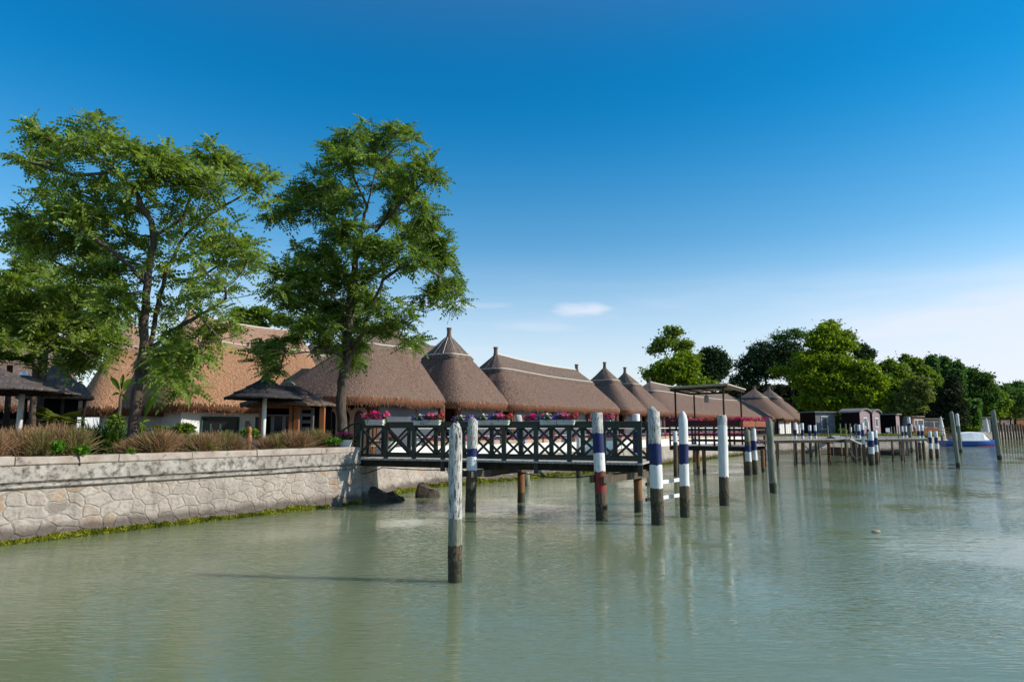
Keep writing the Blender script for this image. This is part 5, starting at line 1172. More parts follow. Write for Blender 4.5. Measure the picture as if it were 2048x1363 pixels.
# oval white tubs with magenta flowers
def tub(c, label, r_=.30, h=.26, sy=.7, cols=('magenta', 'magenta')):
    root = empty('flower_tub', c, label, 'planter', 'white oval tubs of magenta flowers')
    mb = MB(); mb.lathe(c, [(.01, .0), (r_ * .72, .0), (r_ * .88, h * .5), (r_ * .97, h * .9), (r_ * 1.05, h), (r_ * .95, h), (r_ * .85, h * .8), (.01, h * .8)], 22, sy=sy); mb.build('tub', M['white'], root, smooth=False)
    C = np.stack([NP.normal(size=260) * r_ * .5, NP.normal(size=260) * r_ * .35, h + NP.rand(260) * .18], 1); np_mesh('foliage', quads_at(C + np.array(c), .07, 1.5), 4, M['petunia_leaf'], root)
    C = np.stack([NP.normal(size=110) * r_ * .55, NP.normal(size=110) * r_ * .4, h + .12 + NP.rand(110) * .16], 1); np_mesh('blossoms', blossoms(C + np.array(c), .06), 6, M[cols[0]], root)
c = at(690, 900, 1.95); tub((c.x - .02, c.y, 1.93 if False else 2.09), 'white oval tub of magenta flowers at the end of the garden coping beside the bridge')
c = at(790, 893, 1.94); 
def on_quay(px, off):
    for a, b in ((Q[3], Q[4]), (Q[4], Q[5]), (Q[5], Q[6])):
        d = (b - a).normalized(); o = Vector((-d.y, d.x)); O = a + o * off; r__ = (px - 1024) / F * .992; t = (r__ * O.y - O.x) / (d.x - r__ * d.y)
        if -.01 <= t <= (b - a).length + .6: return O + d * t, d
    return O + d * t, d
p_, d_ = on_quay(778, .15); tub((p_.x, p_.y, 1.932), 'white oval tub of magenta flowers on the parapet behind the bridge rail', .36, .3)
# planters on the parapet
pm = None
def planter_master(name, L_, cols, nf=230, nl=330):
    root = empty(name, (0, 0, 0), None, 'planter'); mb = MB(); mb.box((0, 0, 0), (1, 0), (0, 1), L_ / 2, .13, 0, .20); mb.box((0, 0, 0), (1, 0), (0, 1), L_ / 2 + .02, .15, .201, .225)
    mb.build('box', M['beige'], root); flower_mass(root, L_, .13, .26, .2, cols, nf, nl, .07, .05); return root
PMs = [planter_master('flower_box', 1.7, ['coral', 'violet', 'coral']), planter_master('flower_box', 1.7, ['violet', 'pink', 'violet']), planter_master('flower_box', 1.7, ['pink', 'pink', 'violet'])]
A_, B_ = Q[4], Q[5]; k = 0
segs = [(Q[4], Q[5]), (Q[5], Q[6])]; place = []
for a, b in segs:
    L_ = (b - a).length; d = (b - a).normalized(); o = Vector((-d.y, d.x)); t = .9
    while t < L_ - .7: place.append((a + d * t + o * .15, math.atan2(d.y, d.x))); t += 1.85
for k, (p_, a_) in enumerate(place):
    trough(PMs[(k * 7 + k // 3) % 3], (p_.x, p_.y, 1.932), a_, f'beige flower box on the white parapet, {ordn[k] if k else "nearest"}{" nearest the shore end of the bridge" if k else " to the shore end of the bridge"}' if k < len(ordn) else f'beige flower box on the white parapet, number {k + 1} counted from the bridge', 'beige flower boxes along the white parapet')
# terrace rail, chair, tables
rail = empty('terrace_rail', RF.p(10, -1.6, 1.34)[:], 'thin white pipe rail along the restaurant terrace', 'railing')
mb = MB(); pts = [Q[4], Q[5], Q[6]]
for a, b in segs:
    d = (b - a).normalized(); o = Vector((-d.y, d.x)); L_ = (b - a).length; p0 = a + o * .75; p1 = b + o * .75
    mb.tube([(p0.x, p0.y, 2.78), (p1.x, p1.y, 2.78)], .035, 6)
    mb.tube([(p0.x, p0.y, 2.35), (p1.x, p1.y, 2.35)], .015, 5)
mb.build('rail', M['white'], rail)
mb = MB()
for a, b in segs:
    d = (b - a).normalized(); o = Vector((-d.y, d.x)); L_ = (b - a).length; t = 0
    while t < L_: p0 = a + o * .75 + d * t; mb.tube([(p0.x, p0.y, 1.34), (p0.x, p0.y, 2.78)], .022, 5); t += 2.4
mb.build('rail_posts', M['zinc'], rail)
def chair(c, rz, label):
    root = empty('wooden_chair', c, label, 'chair', 'wooden chairs on the terrace'); ux = Vector((math.cos(rz), math.sin(rz), 0)); uy = Vector((-math.sin(rz), math.cos(rz), 0)); c = Vector(c)
    mb = MB(); mb.box(c, ux, uy, .22, .21, c.z + .43, c.z + .46); mb.build('seat', M['wood_orange'], root)
    for a, b in ((-1, -1), (1, -1)): q = c + ux * .2 * a + uy * .19 * b; mb = MB(); mb.bar(q + Vector((0, 0, 0)), q + Vector((0, 0, .43)), .035, .035); mb.build('leg', M['wood_orange'], root)
    for a, b in ((-1, 1), (1, 1)): q = c + ux * .2 * a + uy * .19 * b; mb = MB(); mb.bar(q, q + Vector((0, 0, .92)), .035, .035); mb.build('leg', M['wood_orange'], root)
    mb = MB()
    for z in (.62, .88): mb.bar(c + ux * -.19 + uy * .19 + Vector((0, 0, z)), c + ux * .19 + uy * .19 + Vector((0, 0, z)), .02, .06)
    for k in range(4): x = -.13 + k * .087; mb.bar(c + ux * x + uy * .19 + Vector((0, 0, .63)), c + ux * x + uy * .19 + Vector((0, 0, .87)), .015, .015)
    mb.build('backrest', M['beige'], root)
cc = at(762, 893, 1.75); chair((-6.35, 32.2, 1.34), .4, 'light wooden chair by the arched doors seen through the first bridge panel')
def table(c, label):
    root = empty('terrace_table', c, label, 'table', 'tables laid with white cloths on the terrace'); mb = MB(); mb.lathe(c, [(.42, .50), (.45, .73), (.44, .75), (.01, .75)], 20); mb.build('tablecloth', M['white'], root); mb = MB(); mb.tube([c, (c[0], c[1], c[2] + .72)], .04, 8); mb.build('leg', M['zinc'], root)
for k, s in enumerate((2.8, 6.4, 10.2, 14.5, 19, 24, 29)):
    q = RF.p(s, -.7, 1.34); table(q[:], f'white clothed terrace table in front of the glass wall, {ordn[k] if k else "first"} from the arched doors')

# rocks by the abutment
def rock(px0, px1, y0, y1, label, depth=1.0, seed=1, m='rock'):
    c = at((px0 + px1) / 2, y1 - 2, 0); s = mpp(c.y); rx = (px1 - px0) / 2 * s; h = (y1 - y0) * s * .62
    mb = MB(); n = 14; rings = 6
    for i in range(rings + 1):
        f = i / rings
        for k in range(n):
            t = 2 * math.pi * k / n; rr = (1 - .45 * f ** 2) * (1 + .28 * mnoise.noise(Vector((math.cos(t) * 1.3, math.sin(t) * 1.3, seed + f))))
            if i == rings: rr *= .55
            sq = 1 / max(abs(math.cos(t)), abs(math.sin(t))) ** .6
            mb.v.append((c.x + rx * rr * math.cos(t) * sq * .9, c.y + .5 * depth + rx * depth * rr * math.sin(t) * sq * .7, -.3 + (h + .3) * min(1, f * 1.15) * (1 + .15 * mnoise.noise(Vector((k, seed, f * 2))) * (f > .3) - .25 * (math.cos(t) * f))))
    for i in range(rings):
        for k in range(n): mb.f.append((i * n + k, i * n + (k + 1) % n, (i + 1) * n + (k + 1) % n, (i + 1) * n + k)); mb.m.append(0)
    mb.f.append(tuple(rings * n + k for k in range(n))); mb.m.append(0)
    return mb.build('rock', M[m], org=(c.x, c.y, 0), label=label, cat='rock')
rock(822, 884, 964, 997, 'dark angular rock sitting alone in the water under the footbridge', .9, 3)
rock(708, 806, 974, 1006, 'broad low rubble heap at the foot of the bridge abutment, half in shade', 1.0, 7)
rock(764, 812, 985, 1004, 'flat stone slab at the waterline right of the rubble heap', .8, 12)
mb = MB(); c = at(1752, 1064, 0); mb.lathe((c.x, c.y, 0), [(.01, -.05), (.10, -.03), (.13, .02), (.09, .06), (.01, .07)], 12, sy=.6); mb.build('float', M['beige'], label='small pale float drifting on the open water at the right', cat='float')

# ------------------------------------------------------------------ platform with awning
# corner C (right front) at px 1471; one side runs left to px 1335, the other right/back to px 1515
PC = at(1476, 946, 0); PLd = 43.5
PL = Vector((atd(1338, 855, 44.5).x, 44.5, 0)); PR = Vector((atd(1492, 855, 41.5).x, 41.5, 0)); PR2 = Vector((atd(1516, 855, 45.5).x, 45.5, 0))
pu = (PR - PL).normalized(); pn = Vector((-pu.y, pu.x, 0)); PW = (PR - PL).length; PD = 3.6
pf = empty('awning_platform', (PL + pu * PW / 2 + pn * PD / 2 + Vector((0, 0, 1.68)))[:], 'dark wooden platform on piles with red flower boxes and a flat awning on poles', 'platform')
def q_(a, d, z): return PL + pu * a + pn * d + Vector((0, 0, z))
mb = MB(); n = 30
for i in range(n): a = (i + .5) * PW / n; mb.box(q_(a, PD / 2, 0), pu, pn, PW / n / 2 - .01, PD / 2, 1.66, 1.70)
mb.build('deck_boards', M['deck'], pf)
for d in (.05, PD - .05):
    mb = MB(); mb.bar(q_(0, d, 1.52), q_(PW, d, 1.52), .12, .26); mb.build('side_beam', M['beam_dark'], pf)
for d in (.02, PD):
    for i in range(6):
        a = .05 + (PW - .1) * i / 5; mb = MB(); mb.bar(q_(a, d, 1.68), q_(a, d, 2.86), .10, .10); mb.build('rail_post', M['wood_red'], pf)
    mb = MB()
    for z in (2.0, 2.35, 2.68): mb.bar(q_(0, d, z), q_(PW, d, z), .05, .10)
    mb.build('railing', M['wood_red'], pf)
mb = MB()
for z in (2.0, 2.35, 2.68): mb.bar(q_(PW, 0, z), q_(PW, PD, z), .05, .10)
mb.build('railing', M['wood_red'], pf)
for d in (.1, PD - .2):
    for a in (.5, PW * .45, PW - .15):
        p0 = q_(a, d, 0); mb = MB(); mb.tube([(p0.x, p0.y, -1), (p0.x, p0.y, 0), (p0.x, p0.y, .25), (p0.x, p0.y, 1.45)], .12, 10, mi=[1, 1, 0]); mb.build('pile', [M['porange'], M['pwet']], pf)
Wp = []
for (px, ty, ly, dy) in ((1350, 778, 845, 0), (1388, 790, 845, PD * .9), (1446, 772, 840, 0), (1481, 780, 840, PD * .75)):
    Yd = (44.0 if px < 1360 else 47.5 if px == 1388 else 42.0 if px == 1446 else 45.0)
    t_ = atd(px, ty, Yd); b_ = atd(px + 2, ly, Yd); mb = MB(); mb.tube([(b_.x, b_.y, 1.7), (t_.x, t_.y, t_.z)], .06, 8); mb.build('pole', M['wood_dark'], pf); Wp.append(t_)
mb = MB(); cs_ = [atd(1336, 775, 43.8), atd(1455, 768, 41.6), atd(1492, 779, 45.5), atd(1378, 784, 48.0)]
N_ = 24
for i in range(N_ + 1):
    for j in range(5):
        a = cs_[0].lerp(cs_[1], i / N_); b_ = cs_[3].lerp(cs_[2], i / N_); p_ = a.lerp(b_, j / 4); mb.v.append((p_.x, p_.y, p_.z + .035 * (i % 2) + .05)); 
for i in range(N_):
    for j in range(4): mb.f.append((i * 5 + j, (i + 1) * 5 + j, (i + 1) * 5 + j + 1, i * 5 + j + 1)); mb.m.append(0)
nb = len(mb.v); mb.v += [(x, y, z - .07) for x, y, z in mb.v[:nb]]; mb.f += [tuple(v + nb for v in reversed(f)) for f in list(mb.f)]; mb.m += [0] * (len(mb.f) - len(mb.m))
for i in range(N_): 
    for j in (0, 4): a = i * 5 + j; mb.f.append((a, a + 5, a + 5 + nb, a + nb)); mb.m.append(0)
for j in range(4):
    for i in (0, N_): a = i * 5 + j; mb.f.append((a, a + 1, a + 1 + nb, a + nb)); mb.m.append(0)
mb.build('awning', M['corrug'], pf)
mb = MB(); dz = Vector((0, 0, -.14))
for i in range(4): mb.bar(cs_[i].lerp(cs_[(i + 2) % 4], .03) + dz, cs_[(i + 1) % 4].lerp(cs_[(i + 3) % 4], .03) + dz, .09, .13)
for t in (.25, .5, .75): mb.bar(cs_[0].lerp(cs_[1], t) + dz * .8, cs_[3].lerp(cs_[2], t) + dz * .8, .05, .08)
mb.build('awning_frame', M['wood_dark'], pf)
lc = atd(1413, 795, 44.5); lamp = empty('hanging_lantern', (lc.x, lc.y, lc.z - .3), 'grey cylindrical lantern hanging under the awning', 'lantern')
mb = MB(); mb.lathe((lc.x, lc.y, lc.z - .3), [(.01, 0), (.15, 0), (.155, .28), (.14, .40), (.05, .47), (.01, .47)], 14); mb.build('shade', M['zinc'], lamp)
mb = MB(); mb.tube([(lc.x, lc.y, lc.z + .1), (lc.x, lc.y, atd(1413, 776, 44.5).z - .0)], .012, 5); mb.build('cord', M['rope'], lamp)
def wbox(P0, P1, z, label, m, cols, nm='flower_box'):
    v = P1 - P0; L_ = v.length; c = (P0 + P1) / 2; root = empty(nm, (0, 0, 0), label, 'planter', 'wooden flower boxes on the awning platform rail')
    mb = MB(); mb.box((0, 0, 0), (1, 0), (0, 1), L_ / 2, .18, 0, .34)
    for k in range(int(L_ / 1.1) + 1): mb.box((-L_ / 2 + .05 + (L_ - .1) * k / max(1, int(L_ / 1.1)), 0, 0), (1, 0), (0, 1), .04, .20, .01, .33)
    mb.build('box', M[m], root); flower_mass(root, L_, .15, .24, .33, cols, int(150 * L_), int(170 * L_), .085, .1)
    root.location = (c.x, c.y, z); root.rotation_euler = (0, 0, math.atan2(v.y, v.x)); ORG[root.name] = Vector((0, 0, 0)); return root
wbox(q_(-.1, -.12, 0), q_(PW * .93, -.12, 0), 2.88, 'long shade-darkened red flower box of pink petunias along the left rail of the awning platform', 'wood_red', ['magenta', 'pink', 'coral', 'magenta'])
wbox(q_(PW * .93 + .1, -.25, 0), q_(PW * .93 + 1.0, 2.0, 0), 2.86, 'shorter sun-lightened red flower box of pink petunias at the right corner of the awning platform', 'planter_wood', ['magenta', 'pink', 'magenta'])

# ------------------------------------------------------------------ long jetty
JA = Vector((atd(1514, 855, 50).x, 50, 0)); JB = Vector((atd(1852, 855, 59).x, 59, 0)); JL = (JB - JA).length; ju = (JB - JA) / JL; jn = Vector((-ju.y, ju.x, 0))
jt = empty('long_jetty', ((JA + JB) / 2 + Vector((0, 0, 1.9)))[:], 'long narrow jetty of weathered boards on thin piles in front of the cabins', 'jetty')
def j_(a, d, z): return JA + ju * a + jn * d + Vector((0, 0, z))
mb = MB(); n = int(JL / .3)
for i in range(n): a = (i + .5) * JL / n; mb.box(j_(a, .6, 0), ju, jn, .135, .65 + rnd.uniform(-.02, .03), 1.88, 1.93 + rnd.uniform(0, .01))
mb.build('deck_boards', M['deck'], jt)
for d in (0, 1.2):
    mb = MB(); mb.bar(j_(0, d, 1.77), j_(JL, d, 1.77), .12, .20); mb.build('side_beam', M['beam_dark'], jt)
for i in range(14):
    a = .4 + (JL - .8) * i / 13
    for d in ((-.05,) if i % 2 else (-.05, 1.25)):
        p0 = j_(a + rnd.uniform(-.3, .3), d, 0); r_ = rnd.choice((.06, .08, .10)); mb = MB(); mb.tube([(p0.x, p0.y, -1), (p0.x, p0.y, 0), (p0.x, p0.y, .2), (p0.x + rnd.uniform(-.05, .05), p0.y, 1.75)], r_, 8, mi=[1, 1, 0]); mb.build('pile', [M[rnd.choice(('pbrown', 'pbrown', 'porange'))], M['pwet']], jt)
# walkway from jetty to bank and from platform to jetty
wk = empty('jetty_walkway', j_(6, 8, 1.85)[:], 'gangway running from the long jetty back to the grassy bank', 'jetty')
w0 = j_(JL * .55, 1.25, 0); w1 = Vector((38, 81, 0)); wu = (w1 - w0).normalized(); wv = Vector((-wu.y, wu.x, 0)); wl_ = (w1 - w0).length
mb = MB(); n = int(wl_ / .3)
for i in range(n): mb.box(w0 + wu * (i + .5) * wl_ / n, wu, wv, .135, .5, 1.86, 1.90)
mb.build('deck_boards', M['deck'], wk); mb = MB(); mb.bar(w0 + Vector((0, 0, 1.74)), w1 + Vector((0, 0, 1.74)), .5, .2); mb.build('beam', M['beam_dark'], wk)
def hladder(px0, px1, y0, y1, Yd, rungs, label):
    a, b_ = atd(px0, y0, Yd), atd(px1, y0, Yd); zb = atd(px0, y1, Yd).z; root = empty('jetty_ladder', (a.x, a.y, max(zb, -.2)), label, 'ladder', 'ladders hanging from the jetties')
    mb = MB()
    for q in (a, b_): mb.bar(Vector((q.x, q.y, zb - .1)), Vector((q.x, q.y, a.z)), .04, .04)
    mb.build('side_rails', M['zinc'], root)
    for k in range(rungs): z = zb + .05 + (a.z - zb - .1) * k / (rungs - 1); mb = MB(); mb.bar(Vector((a.x, a.y, z)), Vector((b_.x, b_.y, z)), .05, .05); mb.build('rung', M['beam_dark'], root)
hladder(1517, 1531, 868, 920, 49.5, 6, 'metal ladder hanging into the water just right of the awning platform')
hladder(1642, 1666, 884, 909, 52.5, 3, 'wide dark ladder hanging under the long jetty below the grey cabin')
nc = atd(1808, 896, 56.5); net = empty('net_cage', (nc.x, nc.y, .1), 'wire net cage hanging from the jetty below the orange cabin', 'cage')
mb = MB(); s = mpp(56.5); hw_, zb_, zt_ = 9 * s, atd(1808, 910, 56.5).z, atd(1808, 883, 56.5).z
for x in (-hw_, hw_): mb.bar(Vector((nc.x + x, nc.y, zb_)), Vector((nc.x + x, nc.y, zt_)), .03, .03)
for z in (zb_, zt_): mb.bar(Vector((nc.x - hw_, nc.y, z)), Vector((nc.x + hw_, nc.y, z)), .04, .04)
mb.build('frame', M['beam_dark'], net); mb = MB()
for k in range(11): x = -hw_ + 2 * hw_ * k / 10; mb.tube([(nc.x + x, nc.y + .05 * math.sin(k), zb_), (nc.x + x + .03, nc.y + .1, (zb_ + zt_) / 2), (nc.x + x, nc.y, zt_)], .010, 4)
for k in range(9): z = zb_ + (zt_ - zb_) * k / 8; mb.tube([(nc.x - hw_, nc.y, z), (nc.x, nc.y + .1, z - .05), (nc.x + hw_, nc.y, z)], .010, 4)
mb.build('netting', M['concrete'], net)
mb = MB(); A0 = atd(1690, 880, 54); A1 = atd(1732, 892, 53.5); pts = [A0.lerp(A1, t / 10) + Vector((0, 0, -1.15 * math.sin(math.pi * t / 10))) for t in range(11)]; mb.tube(pts, .025, 5); mb.build('rope_loop', M['corrug'], label='pale rope hanging in a loop from the jetty between the thin poles', cat='rope')
mb = MB(); A0 = atd(1698, 876, 54); A1 = atd(1732, 892, 53); mb.bar(A0, A1, .5, .05); mb.bar(A0 + Vector((-1.0, 0, -.12)), A0, .5, .05); mb.build('gangplank', M['deck'], label='sloping pale gangplank coming down off the jetty beside the rope loop', cat='plank')

# ------------------------------------------------------------------ boats
def hull(root, c, L_, B_, zs, zb, m, rake=.12, name='hull', sheer=.15, flip=1):
    mb = MB(); st = 14
    for i in range(st + 1):
        f = i / st; x = (f - .5) * L_ * flip; w = B_ / 2 * (math.sin(min(1, (1 - f) * 1.9) * math.pi / 2) ** .8) * (.82 + .18 * min(1, f * 3)); zt = zs + sheer * (max(0, f - .4)) ** 1.5 * 2
        ex_ = rake * L_ * (max(0, f - .8) / .2) * .5 * flip
        for (k, z) in ((1.0, zt), (1.0, zt - .08), (.92, zt * .45), (.62, zb + .1), (.05, zb)):
            mb.v.append((c[0] + x + ex_ * (z - zb) / (zt - zb), c[1] - w * k, z))
        for (k, z) in ((.62, zb + .1), (.92, zt * .45), (1.0, zt - .08), (1.0, zt)):
            mb.v.append((c[0] + x + ex_ * (z - zb) / (zt - zb), c[1] + w * k, z))
    for i in range(st):
        for k in range(8): a = i * 9 + k; mb.f.append((a, a + 1, a + 10, a + 9)); mb.m.append(0)
    mb.f.append(tuple(range(9))); mb.m.append(0)
    o = mb.build(name, m, root, smooth=False)
    md = MB()
    for i in range(st + 1):
        for k in (0, 8): x, y, z = mb.v[i * 9 + k]; md.v.append((x, y, z - .05))
    for i in range(st): md.f.append((i * 2, i * 2 + 1, i * 2 + 3, i * 2 + 2)); md.m.append(0)
    return o, md
bc = atd(1940, 889, 106); bt = empty('cabin_boat', (bc.x, 106, 0), 'blue hulled motor boat with a white canvas cover moored near the far bank', 'boat')
o, md = hull(bt, (bc.x, 106), 8.4, 2.5, .85, -.2, M['hull'], .1, sheer=.25); md.build('deck', M['white'], bt)
mb = MB(); 
for z0, z1, m_ in ((-.01, .06, 0),): mb.box((bc.x - .1, 106 - 0, 0), (1, 0), (0, 1), 3.6, .85, z0, z1)
mb.build('boot_stripe', M['pred'], bt)
mb = MB(); prof = [(-1.6, .85, 2.2), (-1.55, .95, 2.15)]
secs = [(-1.9, .95, .85, .8), (-1.7, .95, 2.05, .7), (0, 1.0, 2.2, .75), (1.7, .95, 2.1, .7), (2.9, .45, .95, .3)]
for x, wb, zt, wt in secs:
    for (w, z) in ((-wb, .86), (-wt, zt - .12), (-wt * .6, zt), (wt * .6, zt), (wt, zt - .12), (wb, .86)): mb.v.append((bc.x + x, 106 + w, z))
for i in range(len(secs) - 1):
    for k in range(5): a = i * 6 + k; mb.f.append((a, a + 1, a + 7, a + 6)); mb.m.append(0)
mb.f.append(tuple(range(6))); mb.m.append(0); mb.build('canvas_cover', M['canvas'], bt)
mb = MB()
for x in (-3.9, -3.2, -2.5): mb.tube([(bc.x + x, 105.1, .85), (bc.x + x + .3, 105.1, 1.35), (bc.x + x + .7, 105.1, 1.35)], .03, 5)
mb.build('guard_rail', M['zinc'], bt)
mb = MB(); mb.box((bc.x, 104.74, 0), (1, 0), (0, 1), 2.3, .02, .80, .90); mb.build('rubbing_strake', M['white'], bt)
mb = MB(); mb.tube([(bc.x + 1.9, 106, 2.05), (bc.x + 1.9, 106, 3.0)], .03, 6); mb.build('mast', M['zinc'], bt)
mb = MB(); mb.add([(bc.x + 1.6, 105.3, 1.9), (bc.x + 2.75, 105.5, 1.0), (bc.x + 2.75, 106.5, 1.0), (bc.x + 1.6, 106.7, 1.9)], [(0, 1, 2, 3)]); mb.v = [(x + .12, y, z + .06) for x, y, z in mb.v]; mb.build('windscreen', M['glass'], bt)
rb = atd(1705, 896, 71); rbt = empty('rowing_boat', (rb.x, 71, 0), 'brown wooden rowing boat moored in the shade behind the long jetty', 'boat')
o, md = hull(rbt, (rb.x, 71), 4.6, 1.4, .75, -.15, M['wood_brown'], .15, flip=-1); md.build('floor', M['wood_dark'], rbt)
mb = MB(); 
for x in (-1, .3, 1.3): mb.box((rb.x + x, 71, 0), (1, 0), (0, 1), .12, .55, .72, .76)
mb.build('thwart', M['wood_orange'], rbt)
rb = atd(1778, 899, 72); rbt = empty('rowing_boat', (rb.x, 72, 0), 'black low rowing boat moored behind the jetty below the dark cabin', 'boat')
o, md = hull(rbt, (rb.x, 72), 4.2, 1.3, .45, -.15, M['rubber'], .1); md.build('floor', M['beam_dark'], rbt)

# ------------------------------------------------------------------ cabins on the bank
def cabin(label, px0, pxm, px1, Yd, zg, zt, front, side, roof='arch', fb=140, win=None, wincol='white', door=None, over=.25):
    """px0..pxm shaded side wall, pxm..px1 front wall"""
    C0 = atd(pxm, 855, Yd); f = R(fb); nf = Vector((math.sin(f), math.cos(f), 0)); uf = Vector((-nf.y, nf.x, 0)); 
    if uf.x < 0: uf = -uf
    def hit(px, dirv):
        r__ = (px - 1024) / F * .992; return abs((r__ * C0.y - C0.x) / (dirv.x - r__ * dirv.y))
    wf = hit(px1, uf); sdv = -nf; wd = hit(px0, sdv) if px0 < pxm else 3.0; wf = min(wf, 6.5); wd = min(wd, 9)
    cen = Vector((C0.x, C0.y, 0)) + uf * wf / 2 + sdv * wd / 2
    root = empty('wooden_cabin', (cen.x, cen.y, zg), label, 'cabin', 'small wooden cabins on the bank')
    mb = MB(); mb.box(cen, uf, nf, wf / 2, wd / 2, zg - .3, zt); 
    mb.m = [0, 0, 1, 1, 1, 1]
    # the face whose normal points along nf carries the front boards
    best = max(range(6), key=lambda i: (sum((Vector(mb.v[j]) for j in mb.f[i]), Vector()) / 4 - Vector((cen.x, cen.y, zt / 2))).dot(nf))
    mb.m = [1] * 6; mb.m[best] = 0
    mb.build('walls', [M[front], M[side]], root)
    mr = MB(); hw = wf / 2 + over; hd = wd / 2 + over
    if roof == 'arch':
        N2 = 10; 
        for sgn in (-1, 1):
            for k in range(N2 + 1):
                a = -hw + 2 * hw * k / N2; z = zt - .05 + .42 * (1 - (a / hw) ** 2); q = cen + uf * a + nf * hd * sgn; mr.v.append((q.x, q.y, z)); mr.v.append((q.x, q.y, z + .13))
        n2 = 2 * (N2 + 1)
        for k in range(N2):
            a = 2 * k; mr.f += [(a, a + 2, a + 3, a + 1), (n2 + a, n2 + a + 1, n2 + a + 3, n2 + a + 2), (a + 1, a + 3, n2 + a + 3, n2 + a + 1), (a, n2 + a, n2 + a + 2, a + 2)]; mr.m += [0] * 4
        mr.f += [(0, 1, n2 + 1, n2), (2 * N2, n2 + 2 * N2, n2 + 2 * N2 + 1, 2 * N2 + 1)]; mr.m += [0, 0]
        mr.build('roof', M['roofing'], root)
        mg = MB(); q = cen + nf * (wd / 2 - .02)
        for k in range(N2 + 1):
            a = -wf / 2 + wf * k / N2; z = zt - .05 + .42 * (1 - (a / hw) ** 2); p_ = q + uf * a; mg.v.append((p_.x, p_.y, zt)); mg.v.append((p_.x, p_.y, max(zt + .005, z)))
        for k in range(N2): mg.f.append((2 * k, 2 * k + 2, 2 * k + 3, 2 * k + 1)); mg.m.append(0)
        mg.build('gable', M[front], root)
    else:
        mr.box(cen, uf, nf, hw, hd, zt + .002, zt + .14); mr.build('roof', M['roofing'], root)
    if win:
        for (a, w, z0, z1) in win:
            q = cen + nf * (wd / 2 + .02) + uf * ((a - .5) * wf); mw = MB(); mw.box(q, uf, nf, w / 2, .03, z0, z1); wd_ = mw.build('window', M['white'], root)
            mq = MB(); mq.box(q + nf * .035, uf, nf, w / 2 - .1, .01, z0 + .1, z1 - .1); mq.build('pane', M['glass'], wd_)
            if w > 1.2: mq = MB(); mq.box(q + nf * .05, uf, nf, .04, .012, z0 + .1, z1 - .1); mq.build('glazing_bar', M['white'], wd_)
    if door:
        a, w, z1 = door; q = cen + nf * (wd / 2 + .02) + uf * ((a - .5) * wf); mw = MB(); mw.box(q, uf, nf, w / 2, .03, zg, z1); mw.build('door', M['grey_boards'], root)
    return root
cabin('pale grey board cabin with a white framed door window, nearest to the restaurant', 1632, 1632, 1670, 88, 1.85, 4.75, 'grey_boards', 'maroon', 'flat', 165, win=[(.45, .9, 2.6, 4.3)])
cabin('mauve fronted cabin with an arched roof and shade-darkened maroon side, left of its twin', 1684, 1721, 1741, 86, 1.85, 4.75, 'mauve', 'maroon', 'arch', 142, win=[(.5, .9, 2.9, 4.1)])
cabin('mauve fronted cabin with an arched roof and narrow window, right one of the pair', 1742, 1746, 1761, 90, 1.85, 4.75, 'mauve', 'maroon', 'arch', 142, win=[(.5, .9, 2.9, 4.1)])
cabin('black sided cabin with a flat felt roof and narrow grey front', 1762, 1793, 1800, 92, 1.85, 4.55, 'mauve', 'black', 'flat', 138)
cabin('orange brown cabin with a pale flat roof and white framed windows', 1806, 1826, 1846, 98, 1.85, 4.35, 'orange_boards', 'mauve', 'flat', 155, win=[(.45, 1.3, 2.9, 4.0), (.85, 1.0, 2.9, 4.0)])
cabin('long low red brown cabin with a row of white framed windows', 1848, 1848, 1884, 112, 1.85, 4.2, 'orange_boards', 'maroon', 'flat', 170, win=[(.15, 1.2, 2.8, 3.9), (.4, 1.2, 2.8, 3.9), (.75, 1.2, 2.8, 3.9), (.93, .8, 2.8, 3.9)])
cabin('dark low cabin between the leaning posts and the trees', 1886, 1886, 1925, 135, 1.85, 4.3, 'black', 'black', 'flat', 175)
cabin('grey green hut with a pale flat roof behind the boat bow', 1948, 1950, 1982, 165, 1.85, 5.2, 'grey_boards', 'maroon', 'flat', 170)
cabin('low far cabin with a pale roof line right of the tall leaning post', 1986, 1988, 2030, 190, 1.85, 5.4, 'mauve', 'black', 'flat', 170)
cabin('low cabin cut by the right edge of the picture', 2033, 2034, 2070, 200, 1.85, 5.4, 'orange_boards', 'black', 'flat', 170)
# furniture on the bank
mb = MB(); c = atd(1797, 860, 84); 
root = empty('garden_chair', (atd(1778, 865, 84).x, 84, 1.83), 'white garden chair on the grass before the dark cabin', 'chair'); c0 = Vector((atd(1778, 865, 84).x, 84, 1.83))
mb = MB(); mb.box(c0, (1, 0), (0, 1), .25, .25, c0.z + .4, c0.z + .45); mb.build('seat', M['white'], root); mb = MB(); mb.box(c0 + Vector((0, .24, 0)), (1, 0), (0, 1), .25, .02, c0.z + .5, c0.z + .95); mb.build('backrest', M['white'], root)
for a in (-1, 1):
    for b in (-1, 1): mb = MB(); mb.bar(c0 + Vector((.22 * a, .22 * b, 0)), c0 + Vector((.22 * a, .22 * b, .4)), .04, .04); mb.build('leg', M['white'], root)
root = empty('outdoor_steps', (atd(1650, 862, 84).x, 84, 1.83), 'dark wooden steps with slanting handrails in front of the grey cabin', 'stairs'); c0 = Vector((atd(1650, 862, 84).x, 84, 1.83))
for a in (-.55, .55):
    mb = MB(); mb.bar(c0 + Vector((a, -1.0, .0)), c0 + Vector((a, -1.0, .8)), .06, .06); mb.bar(c0 + Vector((a, .8, .0)), c0 + Vector((a, .8, 1.6)), .06, .06); mb.bar(c0 + Vector((a, -1.1, .85)), c0 + Vector((a, .9, 1.65)), .06, .06); mb.build('handrail', M['wood_dark'], root)
